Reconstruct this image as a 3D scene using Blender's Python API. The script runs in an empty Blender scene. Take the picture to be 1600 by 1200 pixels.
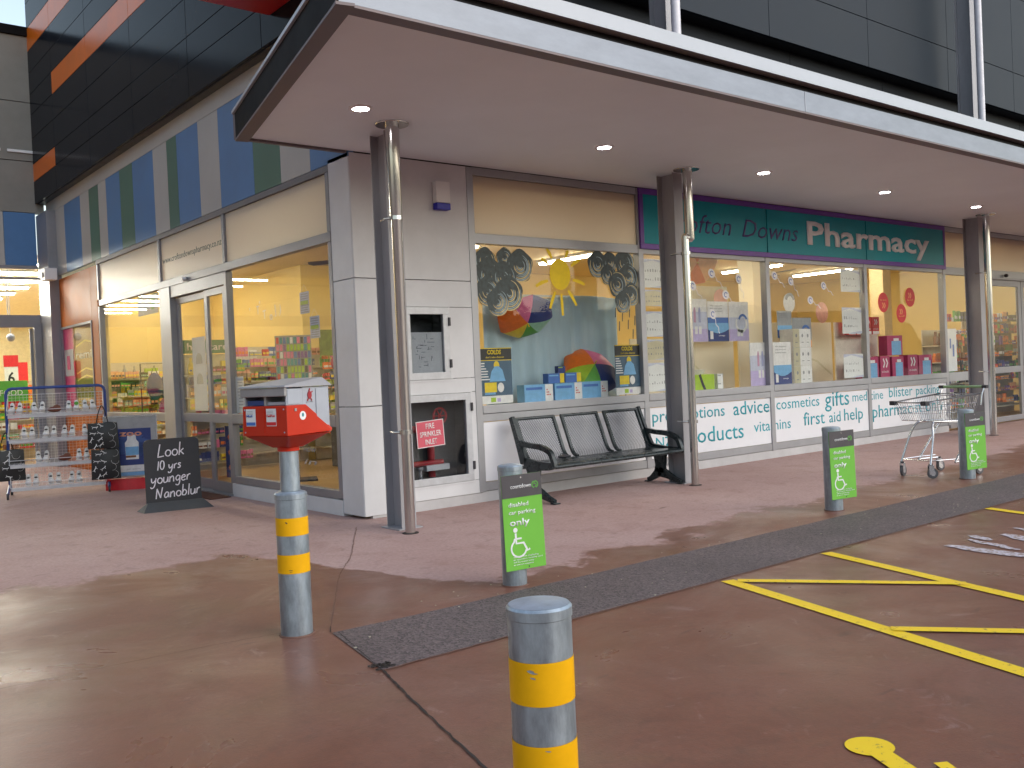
import bpy, bmesh, math, random
from mathutils import Vector, Matrix
rnd = random.Random(7)
R = math.radians
sc = bpy.context.scene
COL = sc.collection

# ------------------------------------------------------------------ camera
CAM_POS = Vector((-4.821, -8.394, 1.42))
YAW, PITCH, ROLL, FPX = 0.889938, -0.012267, -0.044495, 1486.6
fw = Vector((math.cos(YAW) * math.cos(PITCH), math.sin(YAW) * math.cos(PITCH), math.sin(PITCH)))
r0 = Vector((math.sin(YAW), -math.cos(YAW), 0)); u0 = r0.cross(fw)
rt = r0 * math.cos(ROLL) + u0 * math.sin(ROLL); up = -r0 * math.sin(ROLL) + u0 * math.cos(ROLL)
cd = bpy.data.cameras.new("camera"); cam = bpy.data.objects.new("camera", cd); COL.objects.link(cam)
cam.matrix_world = Matrix(((rt.x, up.x, -fw.x, CAM_POS.x), (rt.y, up.y, -fw.y, CAM_POS.y), (rt.z, up.z, -fw.z, CAM_POS.z), (0, 0, 0, 1)))
cd.sensor_width = 36; cd.lens = FPX / 1600 * 36; cd.clip_start = 0.05; cd.clip_end = 2000
sc.camera = cam

# ------------------------------------------------------------------ world, sun, exposure
SUN_EL, SUN_AZ = R(30), R(292)           # azimuth measured from +X, counter-clockwise: behind the camera, right
w = bpy.data.worlds.new("World"); sc.world = w; w.use_nodes = True
nt = w.node_tree; bg = nt.nodes["Background"]
sky = nt.nodes.new("ShaderNodeTexSky"); sky.sky_type = 'NISHITA'; sky.sun_disc = False
sky.sun_elevation = SUN_EL; sky.sun_rotation = R(90) - SUN_AZ; sky.dust_density = 1.5; sky.air_density = 1.5; sky.altitude = 50
hsv = nt.nodes.new("ShaderNodeHueSaturation"); hsv.inputs['Saturation'].default_value = 0.75
nt.links.new(sky.outputs[0], hsv.inputs['Color']); nt.links.new(hsv.outputs[0], bg.inputs[0])
bg.inputs[1].default_value = 0.15
sd = bpy.data.lights.new("sun", 'SUN'); sun = bpy.data.objects.new("sun", sd); COL.objects.link(sun)
sd.energy = 0.6; sd.angle = R(70); sd.color = (1, .98, .96)
sv = Vector((math.cos(SUN_EL) * math.cos(SUN_AZ), math.cos(SUN_EL) * math.sin(SUN_AZ), math.sin(SUN_EL)))
sun.rotation_euler = sv.to_track_quat('Z', 'Y').to_euler(); sun.location = sv * 60
sc.view_settings.view_transform = 'Standard'; sc.view_settings.look = 'None'
sc.view_settings.exposure = 0.7; sc.view_settings.gamma = 1.0
sc.render.engine = 'CYCLES'
sc.cycles.max_bounces = 8; sc.cycles.transparent_max_bounces = 24; sc.cycles.caustics_reflective = False
sc.cycles.sample_clamp_indirect = 6.0

# ------------------------------------------------------------------ materials
MATS = {}
def pin(b, k, v):
    if k in b.inputs: b.inputs[k].default_value = v
def mat(name, col, rough=0.6, metal=0.0, ns=8.0, na=0.12, bump=0.0, bs=60.0, rv=0.1, emit=None, es=0.0, streak=None, coat=0.0, spec=0.5):
    m = bpy.data.materials.new(name); m.use_nodes = True; t = m.node_tree; b = t.nodes["Principled BSDF"]
    L = t.links.new; N = t.nodes.new
    tc = N("ShaderNodeTexCoord"); mp = N("ShaderNodeMapping"); L(tc.outputs['Object'], mp.inputs[0])
    if streak: mp.inputs['Scale'].default_value = streak
    n = N("ShaderNodeTexNoise"); n.inputs['Scale'].default_value = ns; n.inputs['Detail'].default_value = 6; n.inputs['Roughness'].default_value = .65
    L(mp.outputs[0], n.inputs['Vector'])
    mr = N("ShaderNodeMapRange"); mr.inputs[1].default_value = .3; mr.inputs[2].default_value = .7
    L(n.outputs[0], mr.inputs[0])
    mx = N("ShaderNodeMix"); mx.data_type = 'RGBA'
    mx.inputs[6].default_value = (*[min(1, c * (1 - na)) for c in col], 1); mx.inputs[7].default_value = (*[min(1, c * (1 + na)) for c in col], 1)
    L(mr.outputs[0], mx.inputs[0]); L(mx.outputs[2], b.inputs['Base Color'])
    m2 = N("ShaderNodeMapRange"); m2.inputs[3].default_value = max(.02, rough - rv); m2.inputs[4].default_value = min(1, rough + rv)
    L(n.outputs[0], m2.inputs[0]); L(m2.outputs[0], b.inputs['Roughness'])
    b.inputs['Metallic'].default_value = metal; pin(b, 'Specular IOR Level', spec); pin(b, 'Coat Weight', coat); pin(b, 'Coat Roughness', .1)
    if bump:
        n2 = N("ShaderNodeTexNoise"); n2.inputs['Scale'].default_value = bs; n2.inputs['Detail'].default_value = 4; L(mp.outputs[0], n2.inputs['Vector'])
        bp = N("ShaderNodeBump"); bp.inputs['Strength'].default_value = bump; bp.inputs['Distance'].default_value = .01
        L(n2.outputs[0], bp.inputs['Height']); L(bp.outputs[0], b.inputs['Normal'])
    if emit: b.inputs['Emission Color'].default_value = (*emit, 1); b.inputs['Emission Strength'].default_value = es
    MATS[name] = m; return m
def glassmat(name, tint=(1, 1, 1), base=.05, spec=.95, rough=0.0):
    m = bpy.data.materials.new(name); m.use_nodes = True; t = m.node_tree; t.nodes.clear()
    L = t.links.new; N = t.nodes.new
    o = N("ShaderNodeOutputMaterial"); tr = N("ShaderNodeBsdfTransparent"); tr.inputs[0].default_value = (*tint, 1)
    g = N("ShaderNodeBsdfGlossy"); g.inputs['Roughness'].default_value = rough
    lw = N("ShaderNodeLayerWeight"); lw.inputs[0].default_value = .5
    p = N("ShaderNodeMath"); p.operation = 'POWER'; p.inputs[1].default_value = 5.0; L(lw.outputs['Facing'], p.inputs[0])
    a = N("ShaderNodeMath"); a.operation = 'MULTIPLY_ADD'; a.inputs[1].default_value = spec; a.inputs[2].default_value = base; a.use_clamp = True
    L(p.outputs[0], a.inputs[0]); mx = N("ShaderNodeMixShader"); L(a.outputs[0], mx.inputs[0]); L(tr.outputs[0], mx.inputs[1]); L(g.outputs[0], mx.inputs[2])
    L(mx.outputs[0], o.inputs[0]); MATS[name] = m; return m
def lampmat(name, col, s):
    m = bpy.data.materials.new(name); m.use_nodes = True; t = m.node_tree; b = t.nodes["Principled BSDF"]
    b.inputs['Base Color'].default_value = (.8, .8, .8, 1); b.inputs['Emission Color'].default_value = (*col, 1); b.inputs['Emission Strength'].default_value = s
    MATS[name] = m; return m

W_ALU = mat('aluminium_frame', (.36, .37, .40), .4, .35, ns=3, na=.08, rv=.08)
W_ALU_D = mat('aluminium_frame_grey', (.27, .27, .30), .42, .35, ns=3, na=.08)
WALLP = mat('wall_panel_paint', (.65, .665, .70), .45, 0, ns=1.5, na=.08, bump=.03, bs=200)
PLINTH = mat('plinth_paint', (.50, .50, .52), .6, 0, ns=2.5, na=.12)
WHITE = mat('white_paint', (.80, .80, .82), .4, 0, ns=4, na=.03)
WHITEB = mat('white_board', (.78, .80, .86), .35, 0, ns=2, na=.03)
SOFF = mat('soffit_paint', (.82, .87, .93), .55, 0, ns=.6, na=.04)
FASC = mat('fascia_steel', (.25, .28, .34), .45, .3, ns=2.2, na=.14, streak=(1, 1, 3), bump=.03, bs=20)
FASC_W = mat('flashing_white', (.46, .50, .57), .35, 0, ns=2, na=.05)
FASC_D = mat('fascia_dark', (.010, .009, .010), .6, .0, ns=3, na=.15, spec=.06)
FLANGE = mat('flange_paint', (.16, .13, .14), .5, .2, ns=3, na=.12)
STEEL = mat('column_steel', (.34, .34, .37), .5, .1, ns=3, na=.14, streak=(1, 1, .3))
STAIN = mat('stainless_pipe', (.56, .55, .54), .2, 1.0, ns=14, na=.1, streak=(1, 1, .15), rv=.07)
GALV = mat('galvanised_steel', (.33, .39, .45), .42, .7, ns=16, na=.34, streak=(1, 1, .35), bump=.08, bs=120, rv=.14)
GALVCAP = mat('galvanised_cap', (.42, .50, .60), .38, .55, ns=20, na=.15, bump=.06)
YEL = mat('yellow_band_vinyl', (.82, .42, .002), .5, 0, ns=9, na=.07, spec=.25)
DARKC = mat('charcoal_cladding', (.014, .016, .022), .16, 0, ns=1.2, na=.15, rv=.05, spec=.03)
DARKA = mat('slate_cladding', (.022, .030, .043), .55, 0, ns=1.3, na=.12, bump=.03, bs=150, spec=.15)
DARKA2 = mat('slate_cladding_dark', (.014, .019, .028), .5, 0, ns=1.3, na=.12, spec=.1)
ORANGE = mat('orange_panel', (.66, .14, .010), .3, 0, ns=2, na=.08, rv=.04, spec=.2)
ORANGE2 = mat('orange_wall_paint', (.42, .11, .012), .5, 0, ns=2, na=.08, spec=.2)
REDP = mat('red_sign_panel', (.45, .01, .015), .3, 0, ns=2, na=.06)
SBLUE = mat('stripe_blue', (.085, .20, .42), .35, 0, ns=1.5, na=.1)
SGREEN = mat('stripe_green', (.07, .16, .12), .35, 0, ns=1.5, na=.1)
SWHITE = mat('stripe_white', (.43, .42, .41), .4, 0, ns=1.5, na=.06)
SOFFT = mat('reveal_tan', (.36, .31, .29), .6, 0, ns=1.2, na=.06)
GREYW = mat('grey_precast', (.24, .23, .21), .7, 0, ns=2, na=.1, bump=.06, bs=40)
TEAL = mat('teal_sign', (.0, .29, .36), .35, 0, ns=2, na=.06, rv=.04, spec=.25)
PURP = mat('purple_trim', (.13, .03, .33), .35, 0)
PURPT = mat('purple_lettering', (.05, .03, .17), .4, 0)
TEALT = mat('teal_lettering', (.0, .33, .42), .4, 0)
BLACK = mat('black_paint', (.012, .013, .016), .45, 0, ns=6, na=.2)
BENCH = mat('bench_green_black', (.018, .028, .032), .28, .1, ns=10, na=.2)
RUB = mat('grey_rubber', (.12, .12, .13), .7, 0)
DKPL = mat('dark_plastic', (.03, .03, .04), .5, 0)
REDPB = mat('postbox_red', (.52, .026, .008), .24, 0, ns=5, na=.07, rv=.06)
GREYPB = mat('postbox_grey', (.42, .45, .52), .35, .2, ns=6, na=.07)
ROOFPB = mat('postbox_roof_grey', (.34, .33, .34), .45, .2, ns=6, na=.14)
GREENS = mat('sign_green', (.17, .50, .06), .4, 0, ns=3, na=.04)
GREYS = mat('sign_dark_grey', (.07, .065, .075), .4, 0)
PAPER = mat('white_paper', (.76, .78, .80), .6, 0, ns=6, na=.05)
CREAM = mat('cream_card', (.70, .66, .50), .6, 0)
PINKS = mat('faded_red_sign', (.62, .10, .15), .4, 0, ns=4, na=.1)
CHALKB = mat('chalkboard_black', (.012, .013, .022), .5, 0, ns=3, na=.3)
CHALK = mat('chalk_white', (.75, .72, .80), .8, 0, ns=60, na=.15)
SKIRT = mat('chalkboard_base_grey', (.06, .065, .075), .6, 0)
BLUEP = mat('blue_powder_coat', (.02, .06, .28), .35, 0)
WIRE = mat('white_wire', (.65, .66, .70), .4, .2)
CHROME = mat('chrome_wire', (.62, .64, .68), .22, .9, ns=10, na=.05)
SHOEW = mat('white_canvas', (.78, .78, .80), .6, 0)
BROWN = mat('brown_leather', (.16, .05, .03), .6, 0)
YWALL = mat('yellow_interior_wall', (.76, .585, .235), .7, 0, ns=1, na=.04)
YCEIL = mat('cream_ceiling', (.72, .60, .36), .8, 0, ns=1, na=.05)
BEIGE = mat('beige_board', (.84, .79, .68), .6, 0, ns=1.2, na=.06)
FLOORI = mat('shop_floor_vinyl', (.42, .27, .12), .35, 0, ns=3, na=.1)
CLOTH = mat('blue_cloth', (.58, .72, .82), .85, 0, ns=2.2, na=.12, bump=.3, bs=5, streak=(2, 1, .4))
SHELFM = mat('shelf_metal', (.55, .50, .40), .5, .2)
DARKG = mat('dark_interior_grey', (.16, .15, .13), .7, 0)
SIGNG = mat('interior_green_sign', (.02, .18, .08), .4, 0)
SUNY = mat('sun_yellow_paint', (.85, .62, .01), .6, 0, ns=12, na=.08)
CLD1 = mat('cloud_paint_dark', (.04, .06, .065), .5, 0, ns=20, na=.5)
CLD2 = mat('cloud_paint_slate', (.30, .40, .44), .5, 0, ns=20, na=.4)
CLD3 = mat('cloud_paint_ochre', (.66, .54, .26), .5, 0, ns=20, na=.4)
PC = {k: mat('print_' + k, c, .45, 0, ns=14, na=.12) for k, c in dict(
    red=(.60, .02, .03), orange=(.80, .18, .02), yellow=(.80, .60, .03), green=(.10, .38, .05), lime=(.36, .55, .03), blue=(.06, .16, .50),
    sky=(.18, .42, .72), navy=(.02, .04, .20), pink=(.72, .16, .36), magenta=(.42, .02, .12), lilac=(.50, .42, .72), white=(.78, .78, .80), black=(.015, .015, .02),
    brown=(.22, .08, .03), purple=(.16, .05, .3), grey=(.32, .33, .36), mint=(.30, .58, .45), salmon=(.75, .34, .25), teal=(.02, .25, .30), peach=(.85, .42, .16), lavender=(.55, .58, .74)).items()}
GLASS = glassmat('window_glass', (.97, .98, .97), .018, .72)
GLASSI = glassmat('cabinet_glass', (.8, .82, .84), .03, .8)
TUBE = lampmat('fluorescent_tube', (1, .90, .66), 27)
TUBES = lampmat('fluorescent_tube_store', (1, .96, .84), 34)
DOWN = lampmat('downlight_lamp', (1, .95, .95), 40)

def frosted():
    m = bpy.data.materials.new('frosted_film'); m.use_nodes = True; t = m.node_tree; b = t.nodes["Principled BSDF"]; L = t.links.new; N = t.nodes.new
    b.inputs['Base Color'].default_value = (.76, .71, .65, 1); b.inputs['Roughness'].default_value = .3; pin(b, 'Specular IOR Level', .3)
    tl = N("ShaderNodeBsdfTranslucent"); tl.inputs[0].default_value = (.92, .88, .80, 1)
    mx = N("ShaderNodeMixShader"); mx.inputs[0].default_value = .5
    L(b.outputs[0], mx.inputs[1]); L(tl.outputs[0], mx.inputs[2]); L(mx.outputs[0], t.nodes["Material Output"].inputs[0]); return m
FROST = frosted()

def translucent(src, amt, tint):
    t = src.node_tree; b = t.nodes["Principled BSDF"]; tl = t.nodes.new("ShaderNodeBsdfTranslucent"); tl.inputs[0].default_value = (*tint, 1)
    mx = t.nodes.new("ShaderNodeMixShader"); mx.inputs[0].default_value = amt
    t.links.new(b.outputs[0], mx.inputs[1]); t.links.new(tl.outputs[0], mx.inputs[2]); t.links.new(mx.outputs[0], t.nodes["Material Output"].inputs[0])
translucent(BEIGE, .45, (.82, .78, .70)); translucent(CLOTH, .3, (.40, .58, .75)); translucent(CREAM, .3, (.8, .76, .62))
def perforated():
    m = bpy.data.materials.new('perforated_metal'); m.use_nodes = True; t = m.node_tree; b = t.nodes["Principled BSDF"]; L = t.links.new; N = t.nodes.new
    b.inputs['Base Color'].default_value = (.09, .105, .13, 1); b.inputs['Metallic'].default_value = .2; b.inputs['Roughness'].default_value = .35
    tc = N("ShaderNodeTexCoord"); sp = N("ShaderNodeSeparateXYZ"); L(tc.outputs['UV'], sp.inputs[0])
    def M(op, a, b_=None):
        n = N("ShaderNodeMath"); n.operation = op
        for i, v in enumerate((a, b_)):
            if v is None: continue
            if isinstance(v, (int, float)): n.inputs[i].default_value = v
            else: L(v, n.inputs[i])
        return n.outputs[0]
    P = .027
    sx = M('SINE', M('MULTIPLY', M('ADD', sp.outputs[0], sp.outputs[1]), math.pi / P)); sy = M('SINE', M('MULTIPLY', M('SUBTRACT', sp.outputs[0], sp.outputs[1]), math.pi / P))
    h = M('GREATER_THAN', M('ABSOLUTE', M('MULTIPLY', sx, sy)), .36)
    tr = N("ShaderNodeBsdfTransparent"); mx = N("ShaderNodeMixShader"); L(h, mx.inputs[0]); L(b.outputs[0], mx.inputs[1]); L(tr.outputs[0], mx.inputs[2])
    L(mx.outputs[0], t.nodes["Material Output"].inputs[0]); return m
PERF = perforated()

def groundmat():
    m = bpy.data.materials.new('coloured_concrete'); m.use_nodes = True; t = m.node_tree; b = t.nodes["Principled BSDF"]; L = t.links.new; N = t.nodes.new
    tc = N("ShaderNodeTexCoord"); sp = N("ShaderNodeSeparateXYZ"); L(tc.outputs['Object'], sp.inputs[0])
    def M(op, a, b_=None, c=None, cl=False):
        n = N("ShaderNodeMath"); n.operation = op; n.use_clamp = cl
        for i, v in enumerate((a, b_, c)):
            if v is None: continue
            if isinstance(v, (int, float)): n.inputs[i].default_value = v
            else: L(v, n.inputs[i])
        return n.outputs[0]
    def noise(s, d=5, r=.6, vec=None, dist=0.0):
        n = N("ShaderNodeTexNoise"); n.inputs['Scale'].default_value = s; n.inputs['Detail'].default_value = d; n.inputs['Roughness'].default_value = r; n.inputs['Distortion'].default_value = dist
        L(vec or tc.outputs['Object'], n.inputs['Vector']); return n.outputs[0]
    def MR(v, a, b_, c=0.0, d=1.0, smooth=False):
        n = N("ShaderNodeMapRange"); n.inputs[1].default_value = a; n.inputs[2].default_value = b_; n.inputs[3].default_value = c; n.inputs[4].default_value = d
        if smooth: n.interpolation_type = 'SMOOTHSTEP'
        L(v, n.inputs[0]); return n.outputs[0]
    def MIX(f, a, b_):
        n = N("ShaderNodeMix"); n.data_type = 'RGBA'
        for i, v in ((0, f), (6, a), (7, b_)):
            if isinstance(v, tuple): n.inputs[i].default_value = (*v, 1)
            elif isinstance(v, (int, float)): n.inputs[i].default_value = v
            else: L(v, n.inputs[i])
        return n.outputs[2]
    x, y = sp.outputs[0], sp.outputs[1]
    edge = M('ADD', M('ADD', MR(x, -1.75, -.95, -.75, -3.2, True), MR(x, 0, 10, 0, .9)), MR(x, -9, -3.2, -.9, 0))
    d = M('SUBTRACT', y, edge)
    d = M('ADD', d, M('MULTIPLY', M('SUBTRACT', noise(1.6, 5, .6), .5), 1.5))
    d = M('ADD', d, M('MULTIPLY', M('SUBTRACT', noise(14, 4, .6), .5), .35))
    dry = MR(d, -.05, .10, 0, 1, True)
    big = noise(.45, 5, .6); mid = noise(2.6, 6, .65, dist=.6); fine = noise(90, 3, .7)
    dryc = MIX(MR(big, .3, .7), (.44, .285, .26), (.54, .385, .365))
    dryc = MIX(M('MULTIPLY', MR(mid, .52, .75), .45), dryc, (.30, .165, .13))
    # small dark oily marks
    mp = N("ShaderNodeMapping"); mp.inputs['Scale'].default_value = (1.0, 3.0, 1); mp.inputs['Rotation'].default_value = (0, 0, R(-20)); L(tc.outputs['Object'], mp.inputs[0])
    sp2 = MR(noise(2.2, 3, .5, mp.outputs[0], .4), .70, .76)
    dryc = MIX(M('MULTIPLY', sp2, .6), dryc, (.10, .06, .055))
    wetc = MIX(MR(big, .35, .65), (.20, .075, .045), (.235, .115, .085))
    wetc = MIX(M('MULTIPLY', MR(mid, .45, .7), .55), wetc, (.145, .062, .04))
    wetc = MIX(M('MULTIPLY', MR(noise(.9, 4, .5, dist=1.2), .55, .72), .4), wetc, (.19, .115, .06))
    wetc = MIX(M('MULTIPLY', sp2, .5), wetc, (.05, .03, .028))
    col = MIX(dry, wetc, dryc)
    grain = noise(34, 6, .75); blot = noise(7, 6, .7, dist=.5)
    col = MIX(M('MULTIPLY', MR(grain, .35, .65), .30), col, (.09, .055, .045))
    col = MIX(M('MULTIPLY', MR(blot, .56, .70), .30), col, (.085, .05, .04)); col = MIX(M('MULTIPLY', MR(noise(5, 5, .7, dist=1), .60, .74), .22), col, (.55, .42, .40))
    L(col, b.inputs['Base Color'])
    rw = MR(noise(1.1, 5, .6, dist=.8), .35, .62, .26, .46)
    # a film of water lies on the pavement round the post box
    rr = N("ShaderNodeMix"); rr.data_type = 'FLOAT'; L(dry, rr.inputs[0]); L(rw, rr.inputs[2]); rr.inputs[3].default_value = .78
    L(rr.outputs[0], b.inputs['Roughness']); pin(b, 'Specular IOR Level', .24)
    bp = N("ShaderNodeBump"); bp.inputs['Strength'].default_value = .22; bp.inputs['Distance'].default_value = .004
    L(M('ADD', fine, grain), bp.inputs['Height']); L(bp.outputs[0], b.inputs['Normal'])
    return m
GROUND = groundmat()

def asphaltmat():
    m = bpy.data.materials.new('asphalt'); m.use_nodes = True; t = m.node_tree; b = t.nodes["Principled BSDF"]; L = t.links.new; N = t.nodes.new
    tc = N("ShaderNodeTexCoord"); v = N("ShaderNodeTexVoronoi"); v.inputs['Scale'].default_value = 85; L(tc.outputs['Object'], v.inputs[0])
    n = N("ShaderNodeTexNoise"); n.inputs['Scale'].default_value = 1.2; n.inputs['Detail'].default_value = 6; L(tc.outputs['Object'], n.inputs[0])
    cr = N("ShaderNodeValToRGB"); L(v.outputs['Color'], cr.inputs[0])
    cr.color_ramp.elements[0].position = .1; cr.color_ramp.elements[0].color = (.055, .048, .05, 1); cr.color_ramp.elements[1].position = .95; cr.color_ramp.elements[1].color = (.20, .172, .172, 1)
    mx = N("ShaderNodeMix"); mx.data_type = 'RGBA'; mx.blend_type = 'MULTIPLY'; mx.inputs[0].default_value = .6; L(cr.outputs[0], mx.inputs[6]); L(n.outputs[0], mx.inputs[7])
    g = N("ShaderNodeMix"); g.data_type = 'RGBA'; g.blend_type = 'MULTIPLY'; g.inputs[0].default_value = 1; L(mx.outputs[2], g.inputs[6]); g.inputs[7].default_value = (1.35, 1.2, 1.2, 1)
    L(g.outputs[2], b.inputs['Base Color']); b.inputs['Roughness'].default_value = .62
    bp = N("ShaderNodeBump"); bp.inputs['Strength'].default_value = .7; bp.inputs['Distance'].default_value = .006; L(v.outputs['Distance'], bp.inputs['Height']); L(bp.outputs[0], b.inputs['Normal'])
    return m
ASPH = asphaltmat()
def worn_yellow(name, col, amt):
    m = bpy.data.materials.new(name); m.use_nodes = True; t = m.node_tree; b = t.nodes["Principled BSDF"]; L = t.links.new; N = t.nodes.new
    tc = N("ShaderNodeTexCoord"); n = N("ShaderNodeTexNoise"); n.inputs['Scale'].default_value = 26; n.inputs['Detail'].default_value = 8; n.inputs['Roughness'].default_value = .75; L(tc.outputs['Object'], n.inputs[0])
    mr = N("ShaderNodeMapRange"); mr.inputs[1].default_value = amt; mr.inputs[2].default_value = amt + .07; L(n.outputs[0], mr.inputs[0])
    mx = N("ShaderNodeMix"); mx.data_type = 'RGBA'; mx.inputs[6].default_value = (*col, 1); mx.inputs[7].default_value = (.22, .12, .06, 1); L(mr.outputs[0], mx.inputs[0]); L(mx.outputs[2], b.inputs['Base Color'])
    b.inputs['Roughness'].default_value = .5; return m
YLINE = worn_yellow('yellow_road_paint', (.88, .60, .01), .585)
WLINE = worn_yellow('white_road_paint', (.55, .50, .56), .50)

# ------------------------------------------------------------------ mesh builder
class MB:
    def __init__(s): s.v = []; s.f = []; s.uv = None
    def add(s, vs, fs):
        o = len(s.v); s.v += [tuple(p) for p in vs]; s.f += [tuple(i + o for i in f) for f in fs]; return s
    def box(s, a, b, M=None):
        x0, y0, z0 = a; x1, y1, z1 = b
        vs = [Vector(p) for p in ((x0, y0, z0), (x1, y0, z0), (x1, y1, z0), (x0, y1, z0), (x0, y0, z1), (x1, y0, z1), (x1, y1, z1), (x0, y1, z1))]
        if M is not None: vs = [M @ p for p in vs]
        return s.add(vs, [(0, 3, 2, 1), (4, 5, 6, 7), (0, 1, 5, 4), (1, 2, 6, 5), (2, 3, 7, 6), (3, 0, 4, 7)])
    def tube(s, pts, r, n=8, cap=True, rs=None):
        pts = [Vector(p) for p in pts]; rings = []; prev = None
        for i, p in enumerate(pts):
            d = (pts[min(i + 1, len(pts) - 1)] - pts[max(i - 1, 0)]).normalized()
            if prev is None:
                a = d.cross(Vector((0, 0, 1)));  a = d.cross(Vector((1, 0, 0))) if a.length < .05 else a
            else: a = prev - d * prev.dot(d)
            a.normalize(); prev = a; b = d.cross(a); rr = rs[i] if rs else r
            rings.append([p + (a * math.cos(2 * math.pi * k / n) + b * math.sin(2 * math.pi * k / n)) * rr for k in range(n)])
        vs = [q for g in rings for q in g]; fs = []
        for i in range(len(pts) - 1):
            for k in range(n): fs.append((i * n + k, i * n + (k + 1) % n, (i + 1) * n + (k + 1) % n, (i + 1) * n + k))
        if cap: fs.append(tuple(range(n))[::-1]); fs.append(tuple((len(pts) - 1) * n + k for k in range(n)))
        return s.add(vs, fs)
    def lathe(s, prof, n=32, c=(0, 0, 0), cap=True):
        vs = []; fs = []
        for r, z in prof:
            for k in range(n): a = 2 * math.pi * k / n; vs.append((c[0] + r * math.cos(a), c[1] + r * math.sin(a), c[2] + z))
        for i in range(len(prof) - 1):
            for k in range(n): fs.append((i * n + k, i * n + (k + 1) % n, (i + 1) * n + (k + 1) % n, (i + 1) * n + k))
        if cap: fs.append(tuple(range(n))[::-1]); fs.append(tuple((len(prof) - 1) * n + k for k in range(n)))
        return s.add(vs, fs)
    def prism(s, poly, h, M=None, z0=0.0):
        n = len(poly); vs = [Vector((p[0], p[1], z0)) for p in poly] + [Vector((p[0], p[1], z0 + h)) for p in poly]
        if M is not None: vs = [M @ p for p in vs]
        return s.add(vs, [tuple(range(n))[::-1], tuple(range(n, 2 * n))] + [(i, (i + 1) % n, n + (i + 1) % n, n + i) for i in range(n)])
    def ribbon(s, pts, wd, h=.0015, M=None, z0=0.0, taper=False):
        P = [Vector((p[0], p[1])) for p in pts]; n = len(P); Lf = []; Rt = []
        for i in range(n):
            d = (P[min(i + 1, n - 1)] - P[max(i - 1, 0)]);  d = d.normalized() if d.length > 1e-9 else Vector((1, 0)); q = Vector((-d.y, d.x))
            ww = wd / 2 * (math.sin(math.pi * (i + .6) / (n + .2)) ** .6 if taper else 1)
            Lf.append(P[i] + q * ww); Rt.append(P[i] - q * ww)
        vs = []
        for i in range(n):
            for q, z in ((Lf[i], z0 + h), (Rt[i], z0 + h), (Lf[i], z0), (Rt[i], z0)): vs.append(Vector((q.x, q.y, z)))
        if M is not None: vs = [M @ p for p in vs]
        fs = []
        for i in range(n - 1):
            a = 4 * i; b = a + 4; fs += [(a, a + 1, b + 1, b), (a + 2, b + 2, b + 3, a + 3), (a, b, b + 2, a + 2), (a + 1, a + 3, b + 3, b + 1)]
        fs += [(0, 2, 3, 1), (4 * n - 4, 4 * n - 3, 4 * n - 1, 4 * n - 2)]
        return s.add(vs, fs)
    def ellipsoid(s, c, r, n=12, m=8, M=None):
        vs = []; fs = []
        for j in range(m + 1):
            t = math.pi * j / m
            for k in range(n):
                a = 2 * math.pi * k / n; p = Vector((c[0] + r[0] * math.sin(t) * math.cos(a), c[1] + r[1] * math.sin(t) * math.sin(a), c[2] + r[2] * math.cos(t))); vs.append(M @ p if M is not None else p)
        for j in range(m):
            for k in range(n): fs.append((j * n + k, (j + 1) * n + k, (j + 1) * n + (k + 1) % n, j * n + (k + 1) % n))
        return s.add(vs, fs)
    def mesh(s, name, m, bevel=0.0, smooth=False):
        me = bpy.data.meshes.new(name); me.from_pydata(s.v, [], s.f)
        if m is not None: me.materials.append(m)
        bm = bmesh.new(); bm.from_mesh(me)
        if bevel: bmesh.ops.bevel(bm, geom=[e for e in bm.edges if e.calc_face_angle(0) > .6], offset=bevel, segments=2, profile=.6, affect='EDGES', clamp_overlap=True)
        bmesh.ops.recalc_face_normals(bm, faces=bm.faces)
        for f in bm.faces: f.smooth = smooth
        if smooth:
            for e in bm.edges:
                if e.calc_face_angle(0) > .7: e.smooth = False
        bm.to_mesh(me); bm.free(); return me
    def build(s, name, m, parent=None, bevel=0.0, smooth=False, loc=None, **kw):
        o = bpy.data.objects.new(name, s.mesh(name, m, bevel, smooth)); COL.objects.link(o)
        if parent is not None: o.parent = parent
        if loc is not None: o.location = loc
        tag(o, **kw); return o
def tag(o, label=None, cat=None, group=None, kind=None):
    if label: o['label'] = label
    if cat: o['category'] = cat
    if group: o['group'] = group
    if kind: o['kind'] = kind
    return o
def thing(name, label, cat, loc=(0, 0, 0), rz=0.0, group=None):
    o = bpy.data.objects.new(name, None); COL.objects.link(o); o.location = loc; o.rotation_euler = (0, 0, rz); o.empty_display_size = .1
    return tag(o, label, cat, group)
def bx(name, a, b, m, parent=None, bevel=0.0, **kw): return MB().box(a, b).build(name, m, parent, bevel, **kw)
def link_mesh(name, me, parent=None, loc=(0, 0, 0), rot=None, **kw):
    o = bpy.data.objects.new(name, me); COL.objects.link(o); o.parent = parent; o.location = loc
    if rot: o.rotation_euler = rot
    return tag(o, **kw)
def copy_tree(o, parent=None):
    c = o.copy(); COL.objects.link(c); c.parent = parent
    for ch in list(o.children): copy_tree(ch, c)
    return c
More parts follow.
